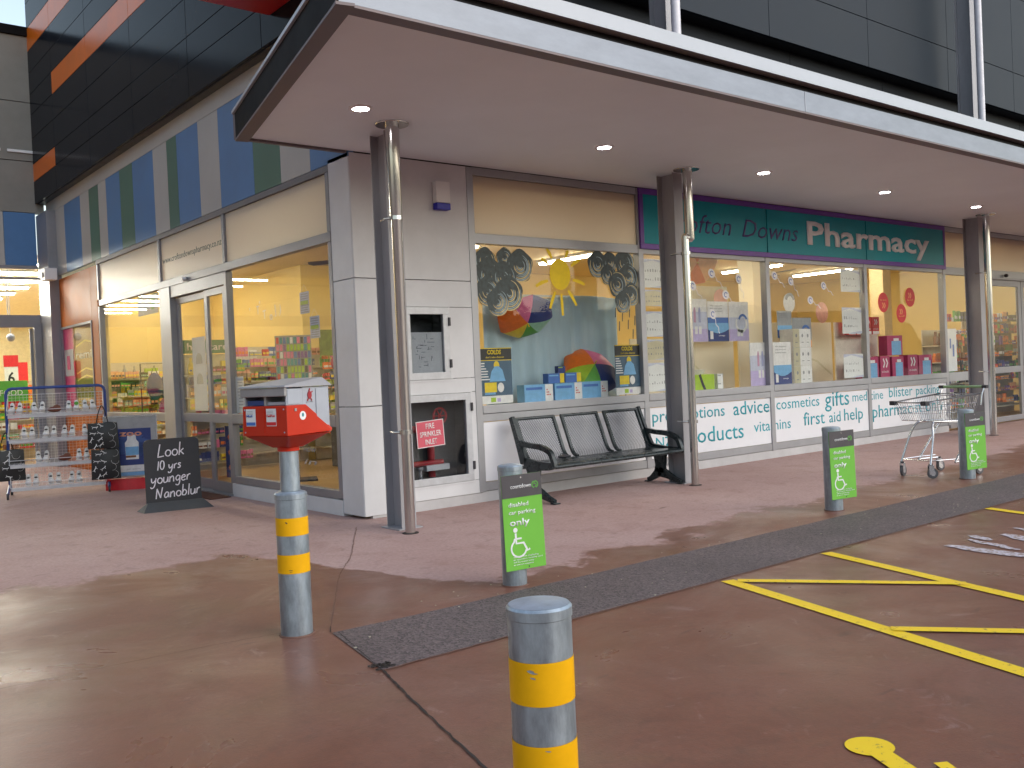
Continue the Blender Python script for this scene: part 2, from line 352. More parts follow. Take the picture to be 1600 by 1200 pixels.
# frames: local x -> right, y -> up, z -> towards the viewer
def frA(x, z, y=-.004): return Matrix(((1, 0, 0, x), (0, 0, -1, y), (0, 1, 0, z), (0, 0, 0, 1)))
def frB(y, z, x=-.004): return Matrix(((0, 0, -1, x), (-1, 0, 0, y), (0, 1, 0, z), (0, 0, 0, 1)))
def text(s, M, m, parent=None, width=None, height=None, squash=1.0, bold=0.0, shear=0.0, ext=.0015, name='lettering', align='LEFT', size=.1, **kw):
    c = bpy.data.curves.new('t', 'FONT'); c.body = s; c.size = 1.0; c.offset = bold; c.shear = shear; c.align_x = align; c.resolution_u = 2; c.extrude = 0
    o = bpy.data.objects.new('t', c); COL.objects.link(o); dg = bpy.context.evaluated_depsgraph_get()
    me = bpy.data.meshes.new_from_object(o.evaluated_get(dg)); COL.objects.unlink(o); bpy.data.objects.remove(o)
    xs = [v.co.x for v in me.vertices]; ys = [v.co.y for v in me.vertices]
    if not xs: return None
    x0, x1 = min(xs), max(xs); kx = ky = size
    if width: kx = width / (x1 - x0); ky = kx * squash
    if height: ky = height / .73; kx = kx if width else ky
    bm = bmesh.new(); bm.from_mesh(me)
    r = bmesh.ops.extrude_face_region(bm, geom=bm.faces[:]); ex = [g for g in r['geom'] if isinstance(g, bmesh.types.BMVert)]
    for v in ex: v.co.z += 1.0
    for v in bm.verts:
        xx = v.co.x - (x0 if align == 'LEFT' else 0)
        v.co = M @ Vector((xx * kx, v.co.y * ky, v.co.z * ext))
    bmesh.ops.recalc_face_normals(bm, faces=bm.faces)
    me.materials.clear(); me.materials.append(m); bm.to_mesh(me); bm.free(); me.name = name
    o = bpy.data.objects.new(name, me); COL.objects.link(o)
    if parent is not None: o.parent = parent
    return tag(o, **kw)
def arc(cx, cy, rx, a0, a1, n=16, ry=None):
    ry = ry or rx; return [(cx + rx * math.cos(R(a0 + (a1 - a0) * i / n)), cy + ry * math.sin(R(a0 + (a1 - a0) * i / n))) for i in range(n + 1)]
def disc(r, n=24, cx=0, cy=0, ry=None): return arc(cx, cy, r, 0, 360, n, ry)[:-1]
def behind(x, z, d):
    k = (8.394 + d) / 8.394; return (CAM_POS.x + (x - CAM_POS.x) * k, CAM_POS.z + (z - CAM_POS.z) * k)
def behindB(y, z, d):
    k = (4.821 + d) / 4.821; return (CAM_POS.y + (y - CAM_POS.y) * k, CAM_POS.z + (z - CAM_POS.z) * k)

# ================================================================== SETTING
def sheet(name, pts, z, m, **kw):
    b = MB(); b.add([(p[0], p[1], z) for p in pts], [tuple(range(len(pts)))]); return b.build(name, m, **kw)
sheet('ground', [(-250, -250), (250, -250), (250, 250), (-250, 250)], 0, GROUND, kind='structure')
pts_up = [(-2.27 + i * .5, -3.60 + rnd.uniform(-.015, .015)) for i in range(1, 90)]
asph = [(-2.30, -3.58)] + pts_up + [(43, -4.38), (-2.46, -4.38)]
sheet('asphalt_strip', asph, .004, ASPH, kind='structure')
def crackline(name, pts, wd, jit, m, n=60, z=.0045):
    P = []
    for i in range(len(pts) - 1):
        k = max(2, int(n * 1.0 / (len(pts) - 1)))
        for j in range(k):
            t = j / k; P.append((pts[i][0] + (pts[i + 1][0] - pts[i][0]) * t + rnd.uniform(-jit, jit), pts[i][1] + (pts[i + 1][1] - pts[i][1]) * t + rnd.uniform(-jit, jit)))
    P.append(pts[-1]); b = MB(); L = []
    for i, p in enumerate(P):
        q = P[min(i + 1, len(P) - 1)]; o = P[max(0, i - 1)]; d = Vector((q[0] - o[0], q[1] - o[1])).normalized(); ww = wd * rnd.uniform(.55, 1.3) / 2
        L.append(((p[0] - d.y * ww, p[1] + d.x * ww), (p[0] + d.y * ww, p[1] - d.x * ww)))
    for i in range(len(L) - 1): b.add([(*L[i][0], z), (*L[i][1], z), (*L[i + 1][1], z), (*L[i + 1][0], z)], [(0, 1, 2, 3)])
    return b.build(name, m, kind='structure')
CRACK = mat('joint_dark', (.03, .022, .02), .8, 0); JOINT = mat('joint_faint', (.16, .085, .065), .7, 0)
crackline('concrete_joint', [(-2.46, -4.39), (-2.58, -4.81), (-2.79, -5.61), (-3.1, -6.8)], .011, .003, CRACK)
crackline('concrete_joint', [(-2.46, -4.38), (-2.27, -3.60)], .007, .002, CRACK)
crackline('concrete_joint', [(-2.24, -3.45), (-1.51, -2.22), (-1.08, -1.63), (-.3, -.35)], .007, .004, JOINT)
crackline('concrete_joint', [(-5.2, -3.15), (-3.91, -3.24), (-2.89, -3.3), (-2.5, -3.36)], .007, .003, JOINT)
crackline('concrete_joint', [(-2.30, -3.56), (-2.24, -3.45)], .006, .002, CRACK)
crackline('concrete_joint', [(-2.46, -4.395), (0, -4.395), (12, -4.395)], .012, .004, JOINT, 160, .0085)
b = MB()                                                               # small chewed-up patch where the joints meet
for i in range(26):
    cx, cy, r = -2.43 + rnd.uniform(-.06, .05), -4.33 + rnd.uniform(-.05, .05), rnd.uniform(.006, .018); b.prism([(cx + r * rnd.uniform(.6, 1.2) * math.cos(a), cy + r * rnd.uniform(.6, 1.2) * math.sin(a)) for a in [k * 1.05 for k in range(6)]], .004, z0=.004)
b.build('asphalt_crumbs', CRACK, kind='stuff')
b = MB()                                                               # pale chips and leaf litter
for i in range(70):
    cx, cy, r = rnd.uniform(-2.6, 9), rnd.uniform(-4.5, -3.3), rnd.uniform(.003, .007) * (1.5 if rnd.random() < .1 else 1)
    b.prism([(cx + r * rnd.uniform(.6, 1.3) * math.cos(a), cy + r * rnd.uniform(.6, 1.3) * math.sin(a)) for a in [k * 1.25 for k in range(5)]], .003, z0=.006)
b.build('pale_litter', mat('litter', (.50, .46, .36), .7), kind='stuff')
# painted bay markings
def stripe(name, p, q, wd, m=YLINE, z=.005, lab=None):
    p = Vector(p); q = Vector(q); d = (q - p).normalized(); n = Vector((-d.y, d.x)) * wd / 2
    return sheet(name, [p + n, p - n, q - n, q + n], z, m, kind='structure')
stripe('yellow_bay_line', (.03, -4.42), (-.03, -9.5), .10) if False else None
LW = .10
stripe('yellow_bay_line', (.11, -4.44), (-.62, -6.95), LW)
stripe('yellow_bay_line', (1.27, -4.42), (.62, -6.60), LW)
stripe('yellow_bay_line', (3.87, -4.40), (3.20, -6.60), LW)
stripe('yellow_hatch_line', (.14, -4.50), (.95, -5.60), LW * .8, z=.009)
stripe('yellow_hatch_line', (-.25, -5.78), (.45, -6.70), LW * .8, z=.009)
b = MB()                                                               # white worn glyph in the next bay
for (x0, y0, x1, y1, ww) in [(2.03, -4.93, 1.98, -5.7, .15), (2.34, -4.95, 2.16, -5.4, .08), (2.50, -4.88, 2.40, -5.1, .09), (2.70, -5.05, 2.40, -5.7, .16), (3.0, -5.0, 2.7, -5.8, .10)]:
    P = [(x0 + (x1 - x0) * t / 8 + rnd.uniform(-.015, .015), y0 + (y1 - y0) * t / 8) for t in range(9)]; b.ribbon(P, ww, h=.0005, z0=.0045, taper=True)
b.build('worn_white_bay_symbol', WLINE, kind='structure')
# yellow access symbol (a wheelchair) in the near bay
sym = MB(); sym.prism(disc(.088, 28, -1.69, -6.50, .086), .0005, z0=.0045)
sym.ribbon([(-1.715, -6.55), (-1.80, -6.71), (-1.98, -7.05)], .085, .0005, z0=.0056); sym.ribbon([(-1.655, -6.745), (-1.74, -6.88), (-1.84, -7.0)], .05, .0005, z0=.0067)
sym.ribbon(arc(-1.9, -7.3, .2, 60, 330, 24), .045, .0005, z0=.0078)
sym.build('yellow_access_symbol', YLINE, kind='structure')

# ================================================================== PHARMACY BUILDING
PH = thing('pharmacy_building', 'corner pharmacy building with pale wall panels, grey framed shop windows and slate upper cladding', 'building')
# -- facade A (front, y = 0)
for (x0, x1) in ((.006, .30), (.306, 1.47)):
    for (z0, z1) in ((.03, 1.135), (1.143, 2.435), (2.443, 3.70)):
        if x0 > .1 and z0 < 2.4: continue
        bx('wall_panel', (x0, .0, z0), (x1, .06, z1), WALLP, PH, .003)
# wall round the two recessed cabinets (real openings)
CAB = [(.56, 1.13, 1.38, 2.15), (.52, 1.38, .26, 1.22)]
for (a, b_) in (((.306, .0, 2.155), (1.47, .06, 2.435)), ((.306, .0, 1.385), (.555, .06, 2.15)), ((1.135, .0, 1.385), (1.47, .06, 2.15)), ((.306, 0, 1.23), (1.47, .06, 1.38)),
                ((.306, 0, .262), (.515, .06, 1.225)), ((1.385, 0, .262), (1.47, .06, 1.225)), ((.306, 0, .11), (1.47, .06, .257))):
    bx('wall_panel', a, b_, WALLP, PH, .002)
bx('plinth', (.1, .012, 0), (1.5, .07, .105), PLINTH, PH)
bx('backing_wall', (.07, .40, 0), (1.45, .45, 3.7), WALLP, PH)
bx('backing_wall', (1.40, .07, 0), (1.45, .40, 3.7), WALLP, PH)
for (x0, x1, z0, z1) in CAB:
    for (a, b_) in (((x0 - .03, .06, z0 - .03), (x1 + .03, .33, z0)), ((x0 - .03, .06, z1), (x1 + .03, .33, z1 + .03)), ((x0 - .03, .06, z0), (x0, .33, z1)), ((x1, .06, z0), (x1 + .03, .33, z1)), ((x0, .31, z0), (x1, .33, z1))):
        bx('cabinet_lining', a, b_, mat('cabinet_lining', (.12, .12, .13), .6) if 'cabinet_lining' not in MATS else MATS['cabinet_lining'], PH)
    fr = MB(); t_ = .075
    fr.box((x0, -.018, z0), (x1, .03, z0 + t_)).box((x0, -.018, z1 - t_), (x1, .03, z1)).box((x0, -.018, z0 + t_), (x0 + t_, .03, z1 - t_)).box((x1 - t_, -.018, z0 + t_), (x1, .03, z1 - t_))
    door = fr.build('cabinet_door', mat('cabinet_frame_%d' % z0, (.52, .54, .58), .4, .2), PH, .003)
    bx('glass_pane', (x0 + t_, .004, z0 + t_), (x1 - t_, .010, z1 - t_), GLASSI, door)
    for zz in (z0 + .12, z1 - .2): bx('hinge', (x1 - .012, -.034, zz), (x1 + .012, -.0185, zz + .09), DKPL, door)
    o = MB(); o.box((x0 - .022, -.010, z0 - .022), (x1 + .022, -.0005, z0 - .004)).box((x0 - .022, -.010, z1 + .004), (x1 + .022, -.0005, z1 + .022)).box((x0 - .022, -.010, z0 - .004), (x0 - .004, -.0005, z1 + .004)).box((x1 + .004, -.010, z0 - .004), (x1 + .022, -.0005, z1 + .004))
    o.build('cabinet_surround', WALLP, PH)
XS = [1.50, 4.19, 6.85, 9.48, 12.10]
def frame_bay(x0, x1, k):
    # x0..x1 centre lines of mullions
    mh = .045
    bx('transom', (x0 + mh, .0, 2.865), (x1 - mh, .09, 2.975), W_ALU, PH, .003)
    bx('head_rail', (x0 + mh, .0, 3.62), (x1 - mh, .09, 3.705), W_ALU, PH, .003)
    bx('sill_rail', (x0 + mh, -.012, .975), (x1 - mh, .09, 1.065), W_ALU, PH, .004)
    bx('sill_rail', (x0 + mh, -.004, .885), (x1 - mh, .09, .968), W_ALU, PH, .004)
    bx('bottom_rail', (x0 + mh, .0, .12), (x1 - mh, .09, .215), W_ALU, PH, .003)
    bx('plinth', (x0, .012, 0), (x1 - .001, .09, .113), PLINTH, PH)
    bx('base_panel', (x0 + mh, .012, .222), (x1 - mh, .05, .878), WHITEB, PH)
    bx('frosted_panel', (x0 + mh, .03, 2.98), (x1 - mh, .038, 3.615), FROST, PH)
    bx('window_pane', (x0 + mh, .04, 1.07), (x1 - mh, .048, 2.86), GLASS, PH)
for k in range(4): frame_bay(XS[k], XS[k + 1], k)
for i, x in enumerate(XS): bx('mullion', (x - .044, -.008, .114), (x + .044, .095, 3.70), W_ALU, PH, .004)
# narrow window then sliding door on the right
x0, x1 = 12.145, 13.50
bx('transom', (x0, 0, 2.84), (18, .09, 2.975), W_ALU, PH, .003); bx('head_rail', (x0, 0, 3.62), (18, .09, 3.705), W_ALU, PH, .003)
bx('frosted_panel', (x0, .03, 2.98), (13.8, .038, 3.615), FROST, PH); bx('mullion', (13.8, -.004, 2.98), (13.88, .09, 3.615), W_ALU, PH); bx('frosted_panel', (13.88, .03, 2.98), (18, .038, 3.615), FROST, PH)
bx('window_pane', (x0, .04, 1.07), (x1, .048, 2.835), GLASS, PH); bx('sill_rail', (x0, -.01, .90), (x1, .09, 1.06), W_ALU, PH, .003); bx('window_pane', (x0, .04, .22), (x1, .048, .895), GLASS, PH); bx('bottom_rail', (x0, 0, .05), (x1, .09, .215), W_ALU, PH)
bx('mullion', (13.505, -.006, 0), (13.60, .09, 2.838), W_ALU, PH, .004)
dr = bx('sliding_door', (13.62, .05, .03), (13.66, .09, 2.80), W_ALU, PH)
dl = MB().box((13.70, .02, .03), (13.83, .07, 2.80)).box((15.15, .02, .03), (15.28, .07, 2.80)).box((13.83, .02, 2.68), (15.15, .07, 2.80)).box((13.83, .02, .03), (15.15, .07, .13)).box((13.83, .02, .98), (15.15, .07, 1.10)).build('sliding_door', W_ALU_D, PH, .004)
bx('glass_pane', (13.83, .035, .13), (15.15, .042, .98), GLASS, dl); bx('glass_pane', (13.83, .035, 1.10), (15.15, .042, 2.68), GLASS, dl)
dl = MB().box((15.30, .02, .03), (15.42, .07, 2.80)).box((16.75, .02, .03), (16.87, .07, 2.80)).box((15.42, .02, 2.68), (16.75, .07, 2.80)).box((15.42, .02, .03), (16.75, .07, .13)).box((15.42, .02, .98), (16.75, .07, 1.10)).build('sliding_door', W_ALU_D, PH, .004)
bx('glass_pane', (15.42, .035, .13), (16.75, .042, .98), GLASS, dl); bx('glass_pane', (15.42, .035, 1.10), (16.75, .042, 2.68), GLASS, dl)
bx('door_track', (13.6, -.03, 2.80), (18, .02, 2.838), W_ALU_D, PH); MB().ellipsoid((14.5, -.05, 2.88), (.05, .04, .035)).build('door_sensor', DKPL, PH, smooth=True)
bx('wall_end', (17.0, 0.0, 0), (18.4, .3, 2.83), W_ALU_D, PH)
# -- facade B (side, x = 0)
for (z0, z1) in ((.03, 1.135), (1.143, 2.435), (2.443, 3.70)): bx('wall_panel', (.0, .012, z0), (.06, .43, z1), WALLP, PH, .003)
YB = [.47, 3.24, 5.62, 8.70]
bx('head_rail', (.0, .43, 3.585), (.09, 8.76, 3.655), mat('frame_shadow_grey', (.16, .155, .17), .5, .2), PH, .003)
bx('transom', (-.006, .435, 2.865), (.09, 8.66, 2.965), W_ALU_D, PH, .003)
for y in (.4705, 3.24, 5.62, 8.70):
    bx('mullion', (-.003, y - .036, 2.97), (.085, y + .036, 3.58), W_ALU_D, PH, .003)
    if y < 1 or y > 8 or y == 3.24: bx('mullion', (-.003, y - .036, .18), (.085, y + .036, 2.86), W_ALU_D, PH, .003)
for (a, b_) in ((.51, 3.2), (3.28, 5.58), (5.66, 8.66)): bx('frosted_panel', (.03, a, 2.97), (.038, b_, 3.58), FROST, PH)
bx('sill_rail', (-.004, .51, .93), (.085, 3.2, 1.05), W_ALU_D, PH, .004); bx('window_pane', (.04, .51, 1.055), (.048, 3.2, 2.86), GLASS, PH); bx('window_pane', (.04, .51, .265), (.048, 3.2, .925), GLASS, PH)
bx('bottom_rail', (-.002, .51, .17), (.085, 3.2, .26), W_ALU_D, PH, .004); bx('plinth', (-.004, .44, 0), (.08, 3.3, .165), WALLP, PH, .004)
bx('sill_rail', (-.004, 5.66, .93), (.085, 8.66, 1.05), W_ALU_D, PH, .004); bx('window_pane', (.04, 5.66, 1.055), (.048, 8.66, 2.86), GLASS, PH); bx('window_pane', (.04, 5.66, .14), (.048, 8.66, .925), GLASS, PH)
bx('bottom_rail', (-.002, 5.66, .04), (.085, 8.66, .135), W_ALU_D, PH, .004)
bx('jamb_panel', (-.012, 5.22, .03), (.09, 5.655, 2.86), W_ALU, PH, .006)
bx('door_header', (.0, 3.28, 2.70), (.12, 5.215, 2.862), W_ALU_D, PH, .004); bx('threshold', (-.06, 3.28, 0.001), (.10, 5.215, .025), W_ALU_D, PH); bx('door_mat', (-.34, 3.2, .001), (-.07, 4.6, .012), mat('door_mat_brown', (.10, .035, .02), .9), PH)
MB().ellipsoid((-.03, 4.55, 2.90), (.035, .05, .03)).build('door_sensor', WHITE, PH, smooth=True)
for (a, b_, xo) in ((3.30, 4.02, .02), (4.03, 5.19, .06)):
    dl = MB().box((xo, a, .03), (xo + .04, a + .10, 2.69)).box((xo, b_ - .10, .03), (xo + .04, b_, 2.69)).box((xo, a + .10, 2.60), (xo + .04, b_ - .10, 2.69)).box((xo, a + .10, .03), (xo + .04, b_ - .10, .16)).box((xo, a + .10, .93), (xo + .04, b_ - .10, 1.05)).build('sliding_door', W_ALU_D, PH, .004)
    bx('glass_pane', (xo + .015, a + .10, .16), (xo + .021, b_ - .10, .93), GLASS, dl); bx('glass_pane', (xo + .015, a + .10, 1.05), (xo + .021, b_ - .10, 2.60), GLASS, dl)
# striped band panels above the side windows
ST = [(11.9, 10.59, SWHITE), (10.59, 9.52, SBLUE), (9.52, 8.97, SWHITE), (8.97, 8.42, SGREEN), (8.42, 7.98, SWHITE), (7.98, 7.25, SBLUE), (7.25, 6.61, SGREEN), (6.61, 5.67, SBLUE), (5.67, 5.09, SWHITE), (5.09, 4.7, SGREEN), (4.7, 3.91, SBLUE), (3.91, 3.23, SWHITE), (3.23, 2.23, SBLUE), (2.23, 1.52, SGREEN), (1.52, .81, SWHITE), (.81, .0, SBLUE)]
for a, b_, m in ST:
    bx('stripe_panel', (.0, b_ + .002, 3.66), (.06, a - .002, 4.905), m, PH)
bx('stripe_border', (.0, .0, 4.91), (.06, 11.9, 5.25), SWHITE, PH)
# -- upper wall over the canopy
for i in range(9):
    xa = .0 + i * 2.62 - .2
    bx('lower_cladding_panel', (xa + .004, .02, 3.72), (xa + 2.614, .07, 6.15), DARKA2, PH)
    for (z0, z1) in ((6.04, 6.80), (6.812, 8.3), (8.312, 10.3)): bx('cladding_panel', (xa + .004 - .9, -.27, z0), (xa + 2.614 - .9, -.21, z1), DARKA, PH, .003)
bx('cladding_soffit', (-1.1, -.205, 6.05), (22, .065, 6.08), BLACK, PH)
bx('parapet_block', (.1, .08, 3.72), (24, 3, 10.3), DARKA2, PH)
# -- room inside
PI_ = PH
bx('shop_floor', (.09, .10, .002), (18, 11.3, .022), FLOORI, kind='structure')
bx('shop_ceiling', (.09, .10, 3.50), (18, 11.3, 3.56), YCEIL, kind='structure')
bx('bulkhead', (.09, .10, 3.561), (18, .14, 3.70), YCEIL, PH)
bx('back_wall', (3.0, 7.10, .02), (18, 7.20, 3.50), YWALL, PH); bx('side_wall', (3.0, 7.20, .02), (3.1, 11.2, 3.5), YWALL, PH); bx('end_wall', (.09, 11.2, .02), (3.1, 11.3, 3.5), YWALL, PH); bx('side_wall', (18, .1, .02), (18.1, 7.2, 3.5), YWALL, PH)
bx('outer_wall', (.10, 8.75, .02), (.16, 11.2, 3.5), YWALL, PH)
bx('room_divider', (1.46, .10, .022), (1.50, .9, 3.5), YWALL, PH)
bx('interior_column', (10.55, 3.0, .022), (10.95, 3.35, 3.5), BEIGE, PH); bx('interior_column', (13.2, 1.8, .022), (13.5, 2.1, 3.5), mat('column_warm', (.66, .50, .28), .7), PH)
# ceiling tubes, running away from the front glass
tube_me = MB().box((-.06, -.75, -.035), (.06, .75, .0)).mesh('tube', TUBE); body_me = MB().box((-.09, -.80, 0), (.09, .80, .045)).mesh('housing', WHITE)
nl = 0
for ix, x in enumerate([1.6, 4.3, 7.0, 9.7, 12.4, 15.1]):
    for iy, y in enumerate([1.9, 4.4, 6.2]):
        if (iy == 2 and x > 3) or (iy == 1 and ix == 0): continue
        l = thing('ceiling_light', 'pharmacy ceiling light, %s tube behind the %s' % (['nearest the front glass', 'second', 'rear'][iy], ['side window', 'rainy-day window', 'teal-signed left window', 'middle teal-signed window', 'fourth window', 'right-hand door'][ix]), 'light', (x, y, 3.45), 0, 'ceiling lights in the pharmacy')
        link_mesh('housing', body_me, l); link_mesh('tube', tube_me, l)
for y in (8.6, 10.2):
    l = thing('ceiling_light', 'pharmacy ceiling light by the end wall, %s of the pair' % ('nearer' if y < 9 else 'farther'), 'light', (1.5, y, 3.45), R(90), 'ceiling lights in the pharmacy')
    link_mesh('housing', body_me, l); link_mesh('tube', tube_me, l)

# ================================================================== CANOPY
CN = thing('canopy', 'wide flat canopy with pale soffit and steel channel edge over the pharmacy pavement', 'canopy', (0, 0, 3.7))
ca, cb = Vector((-1.95, -3.33)), Vector((-1.16, .05)); XR = 24.0
def cn(name, poly, z0, z1, m, **k): return MB().prism(poly, z1 - z0, z0=z0 - 3.7).build(name, m, CN, **k)
ins = .12
cn('soffit', [(-1.84, -3.21), (XR, -3.21), (XR, -.002), (-1.075, -.002)], 3.712, 3.73, SOFF)
dv = (cb - ca).normalized(); nv = Vector((dv.y, -dv.x))
def left_strip(o0, o1, z0, z1, name, m):
    # offset inwards along +x side of the slanted edge
    n = nv; p = [ca + n * o0, ca + n * o1, cb + n * o1, cb + n * o0]; return cn(name, [(q.x, q.y) for q in p], z0, z1, m)
cn('front_channel', [(-1.95, -3.33), (XR, -3.33), (XR, -3.31), (-1.945, -3.31)], 3.70, 3.885, FASC)
cn('front_flange', [(-1.95, -3.33), (XR, -3.33), (XR, -3.21), (-1.92, -3.21)], 3.682, 3.699, FLANGE)
cn('front_recess', [(-1.90, -3.27), (XR, -3.27), (XR, -3.20), (-1.90, -3.20)], 3.731, 3.958, FASC_D)
cn('front_flashing', [(-1.97, -3.36), (XR, -3.36), (XR, -3.18), (-1.93, -3.18)], 3.96, 4.075, FASC_W)
cn('front_top_flange', [(-1.95, -3.33), (XR, -3.33), (XR, -3.271), (-1.94, -3.271)], 3.886, 3.898, FASC_D)
left_strip(0, .02, 3.70, 3.925, 'side_channel', FASC_D); left_strip(0.001, .12, 3.678, 3.697, 'side_flange', FLANGE); left_strip(-.02, .06, 3.927, 3.955, 'side_trim', FASC_W)  # shade on the side channel is put into its near-black colour
cn('back_edge', [(-1.17, .0), (-.02, .0), (-.02, .05), (-1.17, .05)], 3.69, 3.93, FLANGE)
cn('roof_deck', [(-1.86, -3.19), (XR, -3.19), (XR, -.01), (-1.10, -.01)], 3.76, 3.95, FASC_D)
bx('channel_joint', (2.9, -3.334, -.0), (2.906, -3.3305, .185), FASC_W, CN)
bx('channel_joint', (9.4, -3.334, -.0), (9.406, -3.3305, .185), FASC_W, CN)
ring = MB().lathe([(.072, 0), (.072, -.012), (.100, -.012), (.108, -.004), (.108, 0)], 32, cap=False).mesh('trim_ring', WHITE, smooth=True)
lampd = MB().lathe([(.001, -.003), (.072, -.003), (.072, .0), (.001, 0)], 28).mesh('lamp', DOWN)
for i, x in enumerate([-.65, 2.23, 4.94, 7.72, 10.45]):
    d = thing('downlight', 'lit round downlight in the canopy soffit, %s from the canopy corner' % ['first', 'second', 'third', 'fourth', 'fifth'][i], 'downlight', (x, -1.38, 3.7115), 0, 'downlights in the canopy')
    link_mesh('trim_ring', ring, d); link_mesh('lamp', lampd, d)
# columns: H section with its flanges facing the street, running up through the canopy
def column(x, lab):
    c = thing('steel_column', lab, 'column', (x, -.72, 0), 0, 'steel columns under the canopy')
    for y in (-.13, .118): bx('flange', (-.08, y, .0), (.08, y + .012, 9.0), STEEL, c)
    bx('web', (-.005, -.1175, 0), (.005, .1175, 9.0), STEEL, c)
    bx('base_plate', (-.13, -.16, .001), (.13, .16, .012), STEEL, c)
for x, lab in ((-.02, 'grey steel column at the pharmacy corner, beside the tall stainless downpipe'), (3.97, 'grey steel column between the bench and the word-covered panels'), (11.72, 'grey steel column farthest right, beyond the shopping trolley')): column(x, lab)
def pipe(x, y, lab, kind):
    p = thing('downpipe', lab, 'pipe', (x, y, 0), 0, 'stainless downpipes beside the columns')
    if kind == 0:
        MB().lathe([(.047, .0), (.047, 2.86), (.055, 2.88), (.064, 3.70)], 28).build('pipe', STAIN, p, smooth=True)
        zc = (2.86, .92)
    elif kind == 1:
        MB().lathe([(.045, .0), (.045, 2.92)], 28).build('pipe', STAIN, p, smooth=True)
        MB().lathe([(.052, 2.88), (.055, 2.90), (.055, 3.71)], 28, (.072, -.01, 0)).build('upper_pipe', STAIN, p, smooth=True)
        MB().tube([(-.02, 0, 2.905), (.10, 0, 2.905)], .05, 12).build('offset_coupling', STAIN, p, smooth=True)
        zc = (2.72, .75)
    else:
        MB().lathe([(.055, .0), (.055, 3.70)], 28).build('pipe', STAIN, p, smooth=True); zc = (2.74, 1.08)
    ox = .072 if kind == 1 else 0
    MB().lathe([(.066, -.012), (.15, -.012), (.155, -.004), (.155, 0)], 32, (ox, 0, 3.7115)).build('ceiling_flange', STAIN, p, smooth=True)
    MB().lathe([(.055, 3.96), (.055, 9.0)], 20).build('riser_pipe', mat('riser_white', (.70, .70, .78), .35) if 'riser_white' not in MATS else MATS['riser_white'], p, smooth=True)
    for z in zc:
        cl = MB().lathe([(.050, -.018), (.060, -.018), (.060, .018), (.050, .018)], 24, (0, 0, z), cap=False).build('clamp', STAIN, p, smooth=True)
        MB().tube([(-.04, .02, z), (-.085, .06, z), (-.04, .19, z)], .011, 8).build('bracket', STAIN, cl, smooth=True)
    MB().lathe([(.075, .001), (.075, .006), (.06, .006)], 24).build('floor_ring', CRACK, p)
pipe(-.15, -1.07, 'shiny stainless downpipe beside the corner column, straight with two clamps', 0)
pipe(3.83, -1.05, 'stainless downpipe with a stepped offset near its top, beside the middle column', 1)
pipe(11.5, -1.05, 'slim stainless downpipe beside the farthest right column', 2)

# ================================================================== SIGN OVER THE WINDOWS
SG = thing('shop_sign', 'long teal shop sign with purple trim reading Crofton Downs Pharmacy above the windows', 'sign', (4.17, 0, 2.93))
def sg(name, a, b_, m): return bx(name, (a[0] - 4.17, a[1], a[2] - 2.93), (b_[0] - 4.17, b_[1], b_[2] - 2.93), m, SG, .002)
for a, b_ in ((4.24, 6.83), (6.855, 9.485), (9.51, 12.06)): sg('sign_panel', (a, -.028, 2.995), (b_, -.010, 3.625), TEAL)
sg('trim', (4.17, -.034, 3.627), (12.13, -.0095, 3.70), PURP); sg('trim', (4.17, -.034, 2.925), (12.13, -.0095, 2.993), PURP); sg('trim', (4.17, -.034, 2.994), (4.238, -.0095, 3.626), PURP); sg('trim', (12.062, -.034, 2.994), (12.13, -.0095, 3.626), PURP)
SGm = Matrix.Translation((-4.17, 0, -2.93))
text('Crofton', SGm @ frA(4.62, 3.19, -.0285), PURPT, SG, width=1.40, height=.27, shear=.3, bold=-.004)
text('Downs', SGm @ frA(6.26, 3.19, -.0285), PURPT, SG, width=1.36, height=.27, shear=.3, bold=-.004)
text('Pharmacy', SGm @ frA(7.84, 3.17, -.0285), WHITE, SG, width=3.70, height=.36, bold=.021, ext=.012)
# words on the base panels
for s, x0, x1, z, bo in [('prescriptions', 4.29, 5.76, .69, .006), ('advice', 5.95, 6.78, .68, .010), ('cosmetics', 6.95, 8.05, .70, .0), ('gifts', 8.20, 8.88, .67, .008), ('medicine', 8.98, 9.90, .71, .0), ('blister', 10.09, 10.86, .72, .0), ('packing', 10.98, 11.80, .72, .0),
                     ('NZ', 4.34, 4.66, .36, .012), ('products', 4.83, 6.16, .355, .008), ('vitamins', 6.40, 7.29, .41, .0), ('first', 7.62, 8.18, .42, .004), ('aid', 8.30, 8.62, .42, .004), ('help', 8.72, 9.27, .42, .004), ('pharmacist', 9.56, 11.17, .41, .006), ('only', 11.29, 11.93, .41, .006)]:
    text(s, frA(x0, z, .0115), TEALT, PH, width=x1 - x0, squash=.80, bold=bo * .35, name='window_word')
text('www.croftondownspharmacy.co.nz', frB(5.54, 3.22, .0292), mat('url_lettering', (.06, .12, .12), .5), PH, width=2.18, height=.09, name='web_address')

